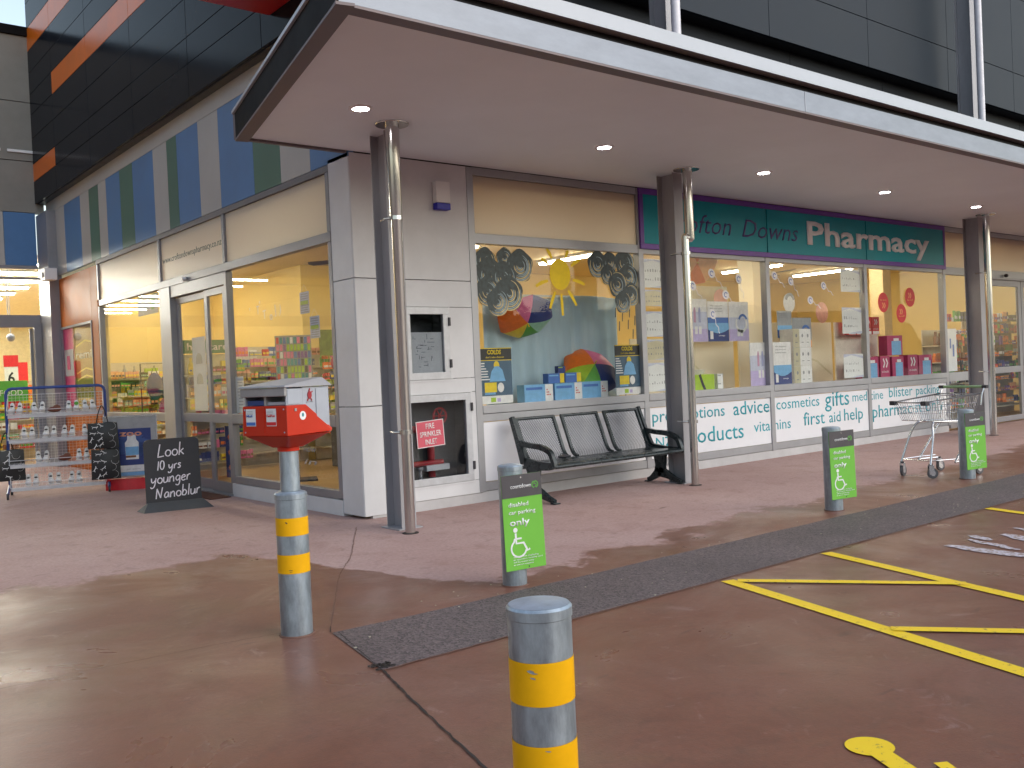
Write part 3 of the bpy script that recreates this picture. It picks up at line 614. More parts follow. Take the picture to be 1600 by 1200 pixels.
# ================================================================== fittings on the pale wall
al = thing('alarm_box', 'small white alarm box with blue base on the pale wall', 'alarm', (1.0, -.002, 3.19)); bx('housing', (0, -.075, .072), (.18, 0, .30), WHITE, al, .008); bx('blue_base', (.0, -.077, 0), (.18, 0, .070), mat('alarm_blue', (.02, .02, .42), .35), al, .008)
mp_ = thing('site_plan', 'white site plan sheet behind the glass of the upper wall cabinet', 'plan', (.635, .016, 1.455)); bx('sheet', (0, 0, 0), (.415, .004, .43), PAPER, mp_)
b = MB()
for i in range(26):
    xx, zz, ln = rnd.uniform(.04, .30), rnd.uniform(.04, .36), rnd.uniform(.02, .09); (b.box((xx, -.0015, zz), (xx + ln, -.0003, zz + .004)) if rnd.random() < .6 else b.box((xx, -.0015, zz), (xx + .004, -.0003, zz + ln * .7)))
b.build('drawn_lines', GREYS, mp_)
fs = thing('fire_sprinkler_sign', 'faded red sign reading fire sprinkler inlet on the lower cabinet glass', 'sign', (.83, -.0, .81)); fs.rotation_euler = (0, R(-3), 0)
bx('plate', (-.175, -.010, -.14), (.175, -.003, .14), PINKS, fs)
fb = MB(); fb.box((-.175, -.0125, -.14), (.175, -.0103, -.133)).box((-.175, -.0125, .133), (.175, -.0103, .14)).box((-.175, -.0125, -.133), (-.168, -.0103, .133)).box((.168, -.0125, -.133), (.175, -.0103, .133)); fb.build('border', WHITE, fs)
for i, s in enumerate(('FIRE', 'SPRINKLER', 'INLET')): text(s, frA(0, .055 - i * .083, -.0105), WHITE, fs, width=[.11, .27, .15][i], height=.058, bold=.012, align='CENTER')
vv = thing('sprinkler_valve', 'red handwheel valve with inlet pipes inside the lower wall cabinet', 'valve', (.9, .2, .3))
REDV = mat('valve_red', (.50, .03, .04), .4)
MB().tube([(.19 + .085 * math.cos(R(a)), -.02, .68 + .085 * math.sin(R(a))) for a in range(0, 361, 20)], .013, 8, cap=False).build('handwheel', REDV, vv, smooth=True)
b = MB()
for a in (0, 60, 120): b.tube([(.19 + .085 * math.cos(R(a)), -.02, .68 + .085 * math.sin(R(a))), (.19 - .085 * math.cos(R(a)), -.02, .68 - .085 * math.sin(R(a)))], .008, 6)
b.build('spoke', REDV, vv, smooth=True)
MB().tube([(-.3, .05, .55), (.0, .05, .55), (.1, .05, .5), (.1, .05, .02)], .04, 12).build('pipe', REDV, vv, smooth=True); MB().tube([(-.30, -.02, .18), (.2, -.02, .18)], .03, 12).build('manifold', REDV, vv, smooth=True)
MB().lathe([(.055, 0), (.055, .01), (.03, .015), (.03, .10), (.05, .11), (.05, .14)], 16, (-.12, -.05, .01)).build('inlet_cap', CHROME, vv, smooth=True); bx('white_tray', (-.05, -.08, .10), (.25, .02, .16), WHITE, vv)

# ================================================================== BENCH
BN = thing('bench', 'dark green metal bench with perforated seats below the rainy-day window', 'bench', (2.84, -.55, 0))
def catmull(P, n=6):
    P = [Vector(p) for p in P]; out = []
    for i in range(len(P) - 1):
        p0 = P[max(0, i - 1)]; p1 = P[i]; p2 = P[i + 1]; p3 = P[min(len(P) - 1, i + 2)]
        for k in range(n):
            t = k / n; out.append(.5 * ((2 * p1) + (p2 - p0) * t + (2 * p0 - 5 * p1 + 4 * p2 - p3) * t * t + (3 * p1 - p0 - 3 * p2 + p3) * t ** 3))
    out.append(P[-1]); return out
def side_strip(b, P, wds, t, x):
    # flat casting: polyline in the Y-Z plane with varying width, thickness t along X
    P = [Vector(p) for p in P]; n = len(P); Lf = []; Rt = []
    for i in range(n):
        d = (P[min(i + 1, n - 1)] - P[max(i - 1, 0)]).normalized(); q = Vector((-d.y, d.x)); ww = wds[min(len(wds) - 1, int(i * len(wds) / n))] if len(wds) != n else wds[i]; Lf.append(P[i] + q * ww / 2); Rt.append(P[i] - q * ww / 2)
    vs = []
    for i in range(n):
        for q in (Lf[i], Rt[i]): vs += [(x - t / 2, q.x, q.y), (x + t / 2, q.x, q.y)]
    fs = []
    for i in range(n - 1):
        a = 4 * i; c = a + 4; fs += [(a, a + 1, c + 1, c), (a + 2, c + 2, c + 3, a + 3), (a, c, c + 2, a + 2), (a + 1, a + 3, c + 3, c + 1)]
    fs += [(0, 2, 3, 1), (4 * n - 4, 4 * n - 3, 4 * n - 1, 4 * n - 2)]; b.add(vs, fs)
def lerpw(a, n):
    out = []
    for i in range(n):
        t = i / (n - 1) * (len(a) - 1); k = min(int(t), len(a) - 2); out.append(a[k] + (a[k + 1] - a[k]) * (t - k))
    return out
BL = 2.02
for sx in (-1, 1):
    x = sx * BL / 2; e = MB()
    P = catmull([(.40, .92), (.30, .66), (.235, .50), (.20, .42)]); side_strip(e, P, lerpw([.055, .075, .10, .12], len(P)), .045, x)           # back upright
    P = catmull([(.20, .42), (-.02, .40), (-.22, .40), (-.31, .415)]); side_strip(e, P, lerpw([.12, .10, .08, .05], len(P)), .045, x)         # seat rail
    P = catmull([(.27, .64), (.12, .615), (-.08, .60), (-.22, .55), (-.27, .47), (-.29, .42)]); side_strip(e, P, lerpw([.05, .055, .06, .055, .05, .05], len(P)), .05, x)   # arm
    P = catmull([(.06, .40), (.05, .30), (.05, .20), (.06, .12)]); side_strip(e, P, lerpw([.24, .17, .14, .17], len(P)), .05, x)            # leg pillar
    P = catmull([(.07, .14), (-.05, .10), (-.17, .055), (-.27, .025)]); side_strip(e, P, lerpw([.14, .09, .055, .04], len(P)), .05, x)
    P = catmull([(.05, .14), (.13, .09), (.20, .045), (.26, .025)]); side_strip(e, P, lerpw([.12, .09, .06, .045], len(P)), .05, x)
    e.box((x - .045, -.31, .002), (x + .045, -.24, .016)); e.box((x - .045, .23, .002), (x + .045, .29, .016))
    e.build('end_frame', BENCH, BN, .004)
def shell(x0, x1, prof, th, m, name, parent):
    n = len(prof); vs = []; fs = []
    for x in (x0, x1):
        for p in prof: vs.append((x, p[0], p[1]))
    for i in range(n - 1): fs.append((i, i + 1, n + i + 1, n + i))
    me = bpy.data.meshes.new(name); me.from_pydata(vs, [], fs); me.materials.append(m)
    uv = me.uv_layers.new(name='UVMap'); L = [0]
    for i in range(n - 1): L.append(L[-1] + (Vector(prof[i + 1]) - Vector(prof[i])).length)
    for lp in me.loops: vi = lp.vertex_index; uv.data[lp.index].uv = (me.vertices[vi].co.x, L[vi % n])
    for p in me.polygons: p.use_smooth = True
    o = bpy.data.objects.new(name, me); COL.objects.link(o); o.parent = parent; return o
sp = .10; wseg = (BL - .06 - 2 * sp) / 3
back = [tuple(p) for p in catmull([(.385, .885), (.30, .68), (.235, .52), (.19, .455), (.13, .435)])]; seat = [tuple(p) for p in catmull([(.13, .435), (.0, .425), (-.20, .43), (-.29, .425), (-.32, .40), (-.31, .375)])]
for i in range(3):
    x0 = -BL / 2 + .03 + i * (wseg + sp)
    bp_ = shell(x0 + .02, x0 + wseg - .02, back, .003, PERF, 'perforated_back', BN); shell(x0 - .045, x0 + wseg + .045, seat, .003, BENCH, 'seat_panel', BN)
    fr = MB()
    for xx in (x0 + .015, x0 + wseg - .015): side_strip(fr, [Vector(p) for p in back], [.03] * len(back), .034, xx)
    fr.tube([(x0, .388, .893), (x0 + wseg, .388, .893)], .019, 10); fr.build('back_frame', BENCH, BN, smooth=False)
b = MB(); b.tube([(-BL / 2, .30, .36), (BL / 2, .30, .36)], .02); b.tube([(-BL / 2, -.2, .385), (BL / 2, -.2, .385)], .02); b.build('stretcher', BENCH, BN, smooth=True)
bb = thing('black_item', 'small black folded item left on the bench seat near its left arm', 'item', (2.28, -.48, .445), .2); MB().ellipsoid((0, 0, .012), (.09, .04, .018)).build('body', DKPL, bb, smooth=True); MB().tube([(-.07, 0, .02), (0, .03, .04), (.07, 0, .02)], .006, 6).build('strap', DKPL, bb)

# ================================================================== BOLLARDS
def wheelchair(b, cx, cy, s, M, z0=0.0, h=.001):
    b.prism(disc(.095 * s, 20, cx - .13 * s, cy + .62 * s), h, M, z0)
    b.ribbon([(cx - .13 * s, cy + .50 * s), (cx - .12 * s, cy + .10 * s), (cx + .20 * s, cy + .10 * s), (cx + .36 * s, cy - .22 * s), (cx + .47 * s, cy - .17 * s)], .085 * s, h, M, z0)
    b.ribbon([(cx - .13 * s, cy + .28 * s), (cx + .12 * s, cy + .28 * s)], .07 * s, h, M, z0 + h * 1.1)
    b.ribbon([(cx - .18 * s, cy + .30 * s)] + arc(cx - .02 * s, cy - .10 * s, .33 * s, 128, 345, 22), .07 * s, h, M, z0 + h * .5)
def post(parent, r, h, name='post'):
    MB().lathe([(r, .0), (r, h - .035), (r + .003, h - .033), (r + .003, h - .006), (r - .004, h + .002)], 48, cap=True).build(name, GALV, parent, smooth=True)
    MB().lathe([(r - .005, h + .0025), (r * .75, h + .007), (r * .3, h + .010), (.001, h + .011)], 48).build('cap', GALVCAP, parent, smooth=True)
    MB().lathe([(r + .012, .001), (r + .010, .006), (r, .007)], 40).build('base_seal', JOINT, parent)
def yellow(parent, r, z0, z1):
    m = YEL; o = MB().lathe([(r + .0015, z0), (r + .0015, z1)], 48, cap=False).build('yellow_band', m, parent, smooth=True)
    return o
def scuffs(parent, r, spots):
    for (a, z, wd, hh, m) in spots:
        b = MB(); vs = []; n = 10
        for k in range(n):
            t = 2 * math.pi * k / n; q = rnd.uniform(.55, 1.1); aa = a + wd / r * .5 * q * math.cos(t); vs.append(((r + .0022) * math.cos(aa), (r + .0022) * math.sin(aa), z + hh * .5 * q * math.sin(t) + math.cos(t) * -hh * .3))
        b.add(vs, [tuple(range(n))]); b.build('scuff', m, parent)
# front bollard
FB = thing('bollard', 'galvanised bollard with two yellow bands, nearest to the camera', 'bollard', (-3.02, -6.25, 0), 0, 'galvanised bollards')
post(FB, .095, .735); yellow(FB, .095, .46, .585); yellow(FB, .095, .215, .345)
toc = math.atan2(CAM_POS.y + 6.25, CAM_POS.x + 3.02)
scuffs(FB, .095, [(toc - .05 - .25, .56, .035, .012, GALV), (toc - .28, .543, .018, .006, GALV), (toc + .1, .333, .02, .004, GALV), (toc - .22, .262, .03, .015, GALV)])
# three bollards with parking signs
sgn = None
for i, (x, y, lab) in enumerate(((-.85, -3.43, 'grey bollard with a green disabled parking sign, in front of the bench'), (3.06, -3.36, 'grey bollard carrying a green disabled parking sign, middle of the three'), (5.82, -3.30, 'grey bollard with a green disabled parking sign, beside the shopping trolley'))):
    B0 = thing('bollard', lab, 'bollard', (x, y, 0), 0, 'bollards with parking signs')
    post(B0, .082, [.80, .775, .775][i])
    yaw = [R(-11), R(-14), R(-16)][i]
    M4 = Matrix.Translation((.0, 0, .43)) @ Matrix.Rotation(yaw, 4, 'Z') @ Matrix.Translation((.035, -.090, 0)) @ Matrix.Rotation(R(-1.3), 4, 'Y')
    o = bpy.data.objects.new('sign_board', MB().box((-.15, -.006, -.315), (.15, .0, .315)).mesh('sign_board', GREENS, .002)); COL.objects.link(o); o.parent = B0; o.matrix_local = M4
    SF = frA(0, 0, -.0063)
    bx('header_band', (-.15, -.0085, .165), (.15, -.0062, .315), GREYS, o)
    text('countdown', frA(-.085, .225, -.0087), WHITE, o, width=.155, height=.028, bold=.006)
    lg = MB(); Lm = frA(.10, .237, -.0087); lg.ribbon(arc(0, 0, .022, 110, 250, 12), .007, .001, Lm); lg.ribbon(arc(0, 0, .022, -70, 70, 12), .007, .001, Lm); lg.ribbon([(-.002, -.018)] + arc(.0, -.004, .010, -60, 150, 10) + [(-.006, .012), (.008, .026)], .005, .001, Lm); lg.build('emblem', PC['green'], o)
    text('disabled', frA(-.108, .105, -.0065), WHITE, o, width=.15, height=.030, bold=.010); text('car parking', frA(-.108, .055, -.0065), WHITE, o, width=.20, height=.028, bold=.010); text('only', frA(-.106, -.02, -.0065), WHITE, o, width=.15, height=.046, bold=.018)
    wc = MB(); wheelchair(wc, -.045, -.155, .17, frA(0, 0, -.0065)); wc.build('wheelchair_symbol', WHITE, o)
    for k, s in enumerate(('vehicles not displaying', 'an operation mobility card', 'will be towed away', 'at owners expense')): text(s, frA(-.095, -.232 - k * .017, -.0065), WHITE, o, width=[.19, .22, .155, .15][k], height=.010, bold=.004)
    MB().tube([(-.005, -.011, .295), (-.005, -.006, .295)], .005, 8).build('screw', CHROME, o); MB().tube([(.02, -.0095, -.30), (.02, -.006, -.30)], .005, 8).build('screw', DKPL, o)

# ================================================================== POST BOX ON ITS BOLLARD
PB = thing('post_box', 'red and grey street post box on a yellow-banded galvanised bollard', 'post box', (-2.44, -3.43, 0))
post(PB, .089, .80, 'bollard_post'); yellow(PB, .089, .565, .665); yellow(PB, .089, .355, .46)
a0 = math.atan2(CAM_POS.y + 3.43, CAM_POS.x + 2.44)
scuffs(PB, .089, [(a0 - .35, .64, .016, .010, DKPL), (a0 - .2, .375, .028, .004, DKPL), (a0 - .2, .366, .024, .003, DKPL)])
MB().lathe([(.055, .81), (.053, 1.08)], 32).build('neck_post', GALV, PB, smooth=True)
pbr = bpy.data.objects.new('housing', None)
# local frame: -y face = slots face; +x side face to the right. rotated so the shared corner points at the camera
ang = a0 + R(90) - R(46)
def pm(verts, faces, name, m, parent=None, bevel=.003, smooth=False, **k):
    Mz = Matrix.Rotation(ang, 4, 'Z'); b = MB(); b.add([Mz @ Vector(v) for v in verts], faces); return b.build(name, m, parent or PB, bevel, smooth, **k)
def pbox(a, c, name, m, parent=None, bevel=.002, **k):
    b = MB().box(a, c); return pm(b.v, b.f, name, m, parent, bevel, **k)
hx, hy = .172, .165; MzP0 = Matrix.Rotation(ang, 4, 'Z')
# red lower body: hopper narrowing into the collar, with side cheeks cut on the diagonal
V = [(-hx, -hy, 1.295), (hx, -hy, 1.295), (hx + .003, -hy - .004, 1.13), (-hx - .003, -hy - .004, 1.13),
     (hx, -.02, 1.295), (hx + .003, hy + .008, 1.135), (-hx, -.02, 1.295), (-hx - .003, hy + .008, 1.135), (hx, hy + .014, 1.152), (-hx, hy + .014, 1.152)]
F = [(3, 2, 1, 0), (2, 5, 8, 4, 1), (0, 6, 9, 7, 3), (1, 4, 6, 0), (4, 8, 9, 6), (8, 5, 7, 9), (7, 5, 2, 3)]
pm(V, F, 'red_body', REDPB, bevel=.004)
ns_ = 4; V = [(-hx - .002, -hy - .003, 1.131), (hx + .002, -hy - .003, 1.131), (hx + .002, hy + .007, 1.131), (-hx - .002, hy + .007, 1.131), (-.06, -.06, 1.055), (.06, -.06, 1.055), (.06, .06, 1.055), (-.06, .06, 1.055)]
pm(V, [(0, 1, 5, 4), (1, 2, 6, 5), (2, 3, 7, 6), (3, 0, 4, 7), (4, 5, 6, 7), (3, 2, 1, 0)], 'red_hopper', REDPB, bevel=.012)
MB().lathe([(.062, 1.035), (.062, 1.058), (.07, 1.085)], 28).build('collar', REDPB, PB, smooth=True)
for (px_, pz_) in ((-hx + .02, 1.275), (hx - .02, 1.275), (-hx + .02, 1.15), (hx - .02, 1.15)): q = MB(); q.prism(disc(.0045, 8), .0025, MzP0 @ Matrix(((1, 0, 0, px_), (0, 0, -1, -hy - .003), (0, 1, 0, pz_), (0, 0, 0, 1)))); q.build('rivet', GREYPB, PB)
pbox((hx + .002, -.11, 1.262), (hx + .0045, -.095, 1.277), 'lock', ROOFPB, bevel=0); pbox((-.002, -hy - .0055, 1.14), (.002, -hy - .0035, 1.29), 'panel_seam', REDPB, bevel=0)
# grey upper housing with the two recessed slots
pbox((-hx + .004, -.04, 1.157), (hx - .004, hy, 1.39), 'grey_housing', GREYPB)
pbox((-hx + .006, -hy + .01, 1.2955), (-hx + .016, -.041, 1.385), 'cheek', GREYPB); pbox((hx - .014, -hy + .003, 1.2955), (hx - .003, -.041, 1.385), 'cheek', GREYPB); pbox((-.012, -hy + .01, 1.2955), (.004, -.041, 1.37), 'slot_divider', ROOFPB)
pbox((-hx + .02, -hy + .02, 1.297), (-.014, -.045, 1.325), 'slot_tray', mat('slot_blue', (.03, .07, .25), .4)); pbox((.006, -hy + .02, 1.297), (hx - .02, -.045, 1.315), 'slot_tray', GREYPB)
pbox((-hx - .004, -hy - .012, 1.345), (hx + .001, -hy + .008, 1.392), 'slot_hood', ROOFPB, bevel=.006)
V = [(-hx - .012, -hy - .02, 1.393), (hx + .012, -hy - .02, 1.393), (hx + .012, hy + .02, 1.393), (-hx - .012, hy + .02, 1.393), (-hx - .006, -hy - .012, 1.405), (hx + .006, -hy - .012, 1.405), (hx - .02, hy - .03, 1.443), (-hx + .02, hy - .03, 1.443)]
pm(V, [(3, 2, 1, 0), (4, 5, 6, 7), (0, 1, 5, 4), (1, 2, 6, 5), (2, 3, 7, 6), (3, 0, 4, 7)], 'roof', ROOFPB, bevel=.005)
pbox((hx - .0035, -.155, 1.30), (hx + .001, -.07, 1.38), 'side_panel', GREYPB); pbox((hx - .003, .06, 1.17), (hx + .001, .15, 1.38), 'side_panel', GREYPB)
MzP = Matrix.Rotation(ang, 4, 'Z')
def fX(y, z, x): return MzP @ Matrix(((0, 0, 1, x), (1, 0, 0, y), (0, 1, 0, z), (0, 0, 0, 1)))
def fY(x, z, y): return MzP @ Matrix(((1, 0, 0, x), (0, 0, -1, y), (0, 1, 0, z), (0, 0, 0, 1)))
b = MB(); b.prism(disc(.024, 20), .0015, fX(-.05, 1.235, hx + .002)); b.build('round_sticker', WHITE, PB); b = MB(); b.prism(disc(.007, 10, 0, .0), .0015, fX(-.05, 1.235, hx + .0037)); b.prism([(-.008, .004), (.008, .004), (.004, .014), (-.004, .014)], .0015, fX(-.05, 1.235, hx + .0037)); b.build('sticker_mark', PC['teal'], PB)
b = MB(); Mk = fX(.012, 1.345, hx - .0025); b.prism(disc(.016, 14, 0, 0, .022), .0035, Mk); b.ribbon([(-.012, -.02), (-.018, -.032)], .006, .0035, Mk); b.ribbon([(.010, -.02), (.016, -.032)], .006, .0035, Mk); b.ribbon([(-.004, .02), (.004, .036)], .006, .0035, Mk); b.ribbon([(.012, .014), (.024, .020)], .005, .0035, Mk); b.build('red_emblem', mat('emblem_red', (.35, .02, .03), .5), PB)
text('post office', fX(-.012, 1.305, hx - .0025), PC['grey'], PB, width=.05, height=.006)
for (x, c2, s1) in ((-.105, 'blue', 'Mail'), (.055, 'red', 'FastPost')):
    q = MB(); q.box((0, 0, 0), (.075, .095, .0012), fY(x - .037, 1.185, -hy - .0035)); lab_ = q.build('label_card', PAPER, PB)
    q = MB(); q.box((.002, .004, .0013), (.073, .022, .0024), fY(x - .037, 1.185, -hy - .0035)); q.build('label_stripe', PC[c2], PB)
    text(s1, fY(x - .032, 1.235, -hy - .005), PC[c2], PB, width=.045 if c2 == 'blue' else .062, height=.014, bold=.01)
    q = MB()
    for k in range(3): q.box((.008, .065 + k * .008, .0013), (.055, .067 + k * .008, .0022), fY(x - .037, 1.185, -hy - .0035))
    q.build('label_print', PC['grey'], PB)

# ================================================================== CHALKBOARD
vd = lambda x, y: math.atan2(CAM_POS.y - y, CAM_POS.x - x) + R(90)          # z rotation that turns local -y to the camera
CB = thing('chalkboard', 'black rounded chalkboard on a grey base reading Look 10 yrs younger Nanoblur', 'chalkboard', (-.95, 2.72, 0), vd(-.95, 2.72) + R(9))
cw, ch = .31, .83
P = arc(cw - .06, ch - .06, .06, 0, 90, 6) + arc(-cw + .06, ch - .06, .06, 90, 180, 6) + [(-cw, .06), (cw, .06)]
tilt = Matrix.Rotation(R(-4), 4, 'X')
MB().prism(P, .012, tilt @ frA(0, 0, .006)).build('board', CHALKB, CB, .002)
V = [(-.36, -.13, .0), (.42, -.13, .0), (.42, .15, 0), (-.40, .15, 0), (-.30, -.015, .10), (.32, -.015, .10), (.32, .02, .10), (-.30, .02, .10)]
MB().add(V, [(3, 2, 1, 0), (4, 5, 6, 7), (0, 1, 5, 4), (1, 2, 6, 5), (2, 3, 7, 6), (3, 0, 4, 7)]).build('base', SKIRT, CB, .004)
GL = {  # handwritten strokes, x-height .5, ascender 1
 'L': (.55, [[(.18, 1), (.05, .05), (.08, 0), (.5, .04)]]), 'o': (.5, [[(.25 + .2 * math.cos(R(a)), .25 + .24 * math.sin(R(a))) for a in range(80, 451, 24)]]), '0': (.55, [[(.27 + .2 * math.cos(R(a)), .48 + .46 * math.sin(R(a))) for a in range(80, 451, 22)]]),
 'k': (.5, [[(.12, 1.05), (.06, 0)], [(.40, .5), (.09, .24), (.2, .26), (.42, .02)]]), '1': (.25, [[(.16, .95), (.08, 0)]]), 'y': (.52, [[(.06, .5), (.08, .2), (.2, .1), (.4, .3), (.45, .5)], [(.45, .5), (.38, .0), (.25, -.32), (.05, -.38), (.0, -.25)]]),
 'r': (.38, [[(.10, .48), (.06, 0)], [(.09, .3), (.2, .46), (.36, .5)]]), 's': (.42, [[(.36, .45), (.2, .5), (.1, .38), (.3, .2), (.25, .03), (.03, .02)]]), 'u': (.5, [[(.06, .5), (.06, .12), (.16, .0), (.34, .1), (.42, .48)], [(.42, .48), (.44, 0)]]),
 'n': (.5, [[(.08, .5), (.05, 0)], [(.07, .3), (.25, .5), (.38, .4), (.40, 0)]]), 'g': (.5, [[(.42, .42), (.25, .5), (.08, .3), (.18, .06), (.38, .2), (.43, .45)], [(.43, .45), (.40, -.15), (.25, -.36), (.05, -.28)]]), 'e': (.45, [[(.06, .25), (.36, .32), (.3, .5), (.12, .42), (.06, .18), (.18, .0), (.40, .08)]]),
 'N': (.68, [[(.04, 0), (.12, .9)], [(.12, .9), (.42, .05)], [(.42, .05), (.58, .98)]]), 'a': (.5, [[(.40, .44), (.22, .5), (.06, .25), (.14, .02), (.34, .14), (.41, .46)], [(.41, .46), (.44, 0)]]), 'b': (.5, [[(.12, 1.0), (.05, 0)], [(.06, .2), (.22, .5), (.42, .3), (.3, .02), (.07, .04)]]), 'l': (.22, [[(.14, 1.0), (.07, 0)]]), ' ': (.32, [])}
def chalk(s, x, y, sc_, parent, M):
    for c in s:
        adv, st = GL[c]; dy = rnd.uniform(-.01, .01) * .3
        if st:
            b = MB()
            for q in st:
                q = [(x + (p[0] + p[1] * .12) * sc_, y + dy + p[1] * sc_) for p in ([tuple(v) for v in catmull(q, 4)] if len(q) > 2 else q)]
                b.ribbon(q, .0125, .0012, M)
            b.build('chalk_letter', CHALK, parent)
        x += adv * sc_ * 1.04
Mc = tilt @ frA(0, 0, -.0065) @ Matrix.Rotation(R(3), 4, 'Z')
chalk('Look', -.13, .625, .145, CB, Mc); chalk('10 yrs', -.15, .475, .108, CB, Mc); chalk('younger', -.235, .325, .128, CB, Mc); chalk('Nanoblur', -.20, .150, .128, CB, Mc)

# ================================================================== POSTER STAND
ZS = thing('poster_stand', 'silver framed poster stand with a blue pill bottle poster and curved red base', 'poster stand', (-.52, 5.62, 0), vd(-.52, 5.62) - R(4))
bx('frame_rail', (-.36, -.012, 1.03), (.36, .012, 1.05), CHROME, ZS); bx('frame_rail', (-.36, -.012, .16), (-.342, .012, 1.0295), CHROME, ZS); bx('frame_rail', (.342, -.012, .16), (.36, .012, 1.0295), CHROME, ZS)
bx('grey_panel', (-.3415, -.004, .17), (.3415, .006, 1.029), mat('clear_grey', (.42, .42, .44), .2), ZS)
bx('poster', (-.25, -.008, .34), (.27, -.0045, .86), PC['navy'], ZS)
bl = MB()
for i in range(14): bl.prism([(rnd.uniform(-.2, .22) + rnd.uniform(.02, .05) * math.cos(a), .6 + rnd.uniform(-.13, .14) + rnd.uniform(.02, .05) * math.sin(a)) for a in [k * .9 for k in range(7)]], .0005 + i * .00004, frA(0, 0, -.0081))
bl.build('poster_glow', mat('poster_blue_glow', (.04, .09, .30), .4), ZS)
text('zoo', frA(-.15, .755, -.0092), PC['salmon'], ZS, width=.30, height=.085, bold=.03)
bt = MB(); bt.prism([(-.085, .42), (.085, .42), (.092, .66), (.06, .70), (.055, .77), (-.055, .77), (-.06, .70), (-.092, .66)], .001, frA(.01, 0, -.0092)); bt.build('bottle_print', PC['white'], ZS)
bt = MB(); bt.prism([(-.086, .48), (.086, .48), (.088, .60), (-.088, .60)], .001, frA(.01, 0, -.0104)); bt.build('bottle_label', PC['sky'], ZS); bt = MB(); bt.prism([(-.086, .445), (.05, .445), (.05, .475), (-.086, .475)], .001, frA(.01, 0, -.0104)); bt.build('bottle_label', PC['brown'], ZS)
bx('poster_footer', (-.25, -.0095, .245), (.27, -.0045, .335), PC['white'], ZS); bx('poster_footer', (-.25, -.0085, .19), (.27, -.0045, .24), PC['sky'], ZS); text('health supplements', frA(-.07, .275, -.0099), PC['grey'], ZS, width=.18, height=.015)
V = []; n = 12
for i in range(n + 1):
    x = -.36 + .72 * i / n; y = -.03 - .10 * math.sin(math.pi * i / n)
    V += [(x, y, .155), (x, y - .01, .0)]
MB().add(V + [(-.36, .06, .155), (-.36, .06, 0), (.36, .06, .155), (.36, .06, 0)], [(2 * i, 2 * i + 1, 2 * i + 3, 2 * i + 2) for i in range(n)] + [tuple([2 * i for i in range(n + 1)] + [2 * n + 4, 2 * n + 2]), (0, 2 * n + 2, 2 * n + 3, 1), (2 * n, 2 * n + 1, 2 * n + 5, 2 * n + 4), (2 * n + 2, 2 * n + 4, 2 * n + 5, 2 * n + 3)]).build('red_base', REDP if False else mat('stand_red', (.60, .015, .03), .35), ZS)

# ================================================================== WIRE RACK WITH SHOES AND BAGS
RK = thing('wire_display_rack', 'blue framed white wire display rack on wheels in front of the supermarket doors', 'rack', (-1.40, 5.98, 0), vd(-1.4, 5.98) - R(2))
b = MB()
hw = .60
b.tube([(-hw - .03, .12, .10), (-hw - .03, .12, 1.42)] + [(-hw - .03 + .08 * (1 - math.cos(R(a))), .12, 1.42 + .08 * math.sin(R(a))) for a in (30, 60, 90)] + [(hw + .03 - .08 * (1 - math.cos(R(a))), .12, 1.42 + .08 * math.sin(R(a))) for a in (90, 60, 30)] + [(hw + .03, .12, 1.42), (hw + .03, .12, .10)], .021, 10)
b.build('frame', BLUEP, RK, smooth=True)
for s in (-1, 1):
    MB().tube([(s * (hw + .03), -.30, .075), (s * (hw + .03), -.05, .13), (s * (hw + .03), .12, .16), (s * (hw + .03), .36, .075)], .02, 8).build('foot', BLUEP, RK, smooth=True)
    for y in (-.31, .35): MB().tube([(s * (hw + .03) - .014, y, .045), (s * (hw + .03) + .014, y, .045)], .042, 16).build('castor', DKPL, RK, smooth=True)
def wiregrid(b, P0, U, V, nu, nv, r):
    P0 = Vector(P0); U = Vector(U); V = Vector(V)
    for i in range(nu + 1): b.tube([P0 + U * i / nu, P0 + U * i / nu + V], r, 4)
    for j in range(nv + 1): b.tube([P0 + V * j / nv, P0 + V * j / nv + U], r, 4)
shelf_z = [1.14, .80, .46, .15]
for k, z in enumerate(shelf_z):
    b = MB(); wiregrid(b, (-hw, -.26, z), (2 * hw, 0, 0), (0, .34, .03), 22, 5, .0016); wiregrid(b, (-hw, .08, z + .03), (2 * hw, 0, 0), (0, .03, .24), 26, 6, .0016)
    b.tube([(-hw, -.26, z), (hw, -.26, z), (hw, .10, z + .27), (-hw, .10, z + .27), (-hw, -.26, z)], .005, 6); b.tube([(-hw, -.26, z + .06), (hw, -.26, z + .06)], .0045, 6)
    b.tube([(-hw, -.26, z + .06), (-hw, .10, z + .27)], .004, 6); b.tube([(hw, -.26, z + .06), (hw, .10, z + .27)], .004, 6)
    b.build('wire_shelf', WIRE, RK); bx('shelf_strip', (-hw + .01, -.262, z - .045), (hw - .01, -.256, z - .006), mat('strip_white', (.55, .56, .60), .5) if 'strip_white' not in MATS else MATS['strip_white'], RK)
RKM = Matrix.Translation((-1.40, 5.98, 0)) @ Matrix.Rotation(vd(-1.4, 5.98) - R(2), 4, 'Z')
sb = MB(); sb.ellipsoid((0, -.05, .035), (.040, .075, .036), 12, 8); sb.ellipsoid((0, .03, .05), (.036, .05, .055), 12, 8); sb.ellipsoid((0, .05, .105), (.030, .022, .045), 10, 7); sb.box((-.036, -.10, -.008), (.036, .07, .006)); shoe_me = sb.mesh('white_shoe', SHOEW, smooth=True)
sd_ = MB(); sd_.ellipsoid((0, .015, .098), (.022, .028, .014), 10, 6); sd_.ellipsoid((0, -.03, .068), (.008, .03, .006), 8, 5); dark_me = sd_.mesh('opening', DKPL, smooth=True)
rows = [('top', 1.145, [-.50, -.22, .21, .42]), ('second', .805, [-.36, -.09, .14, .40]), ('third', .465, [-.20, .31]), ('bottom', .155, [-.34, -.06, .20])]
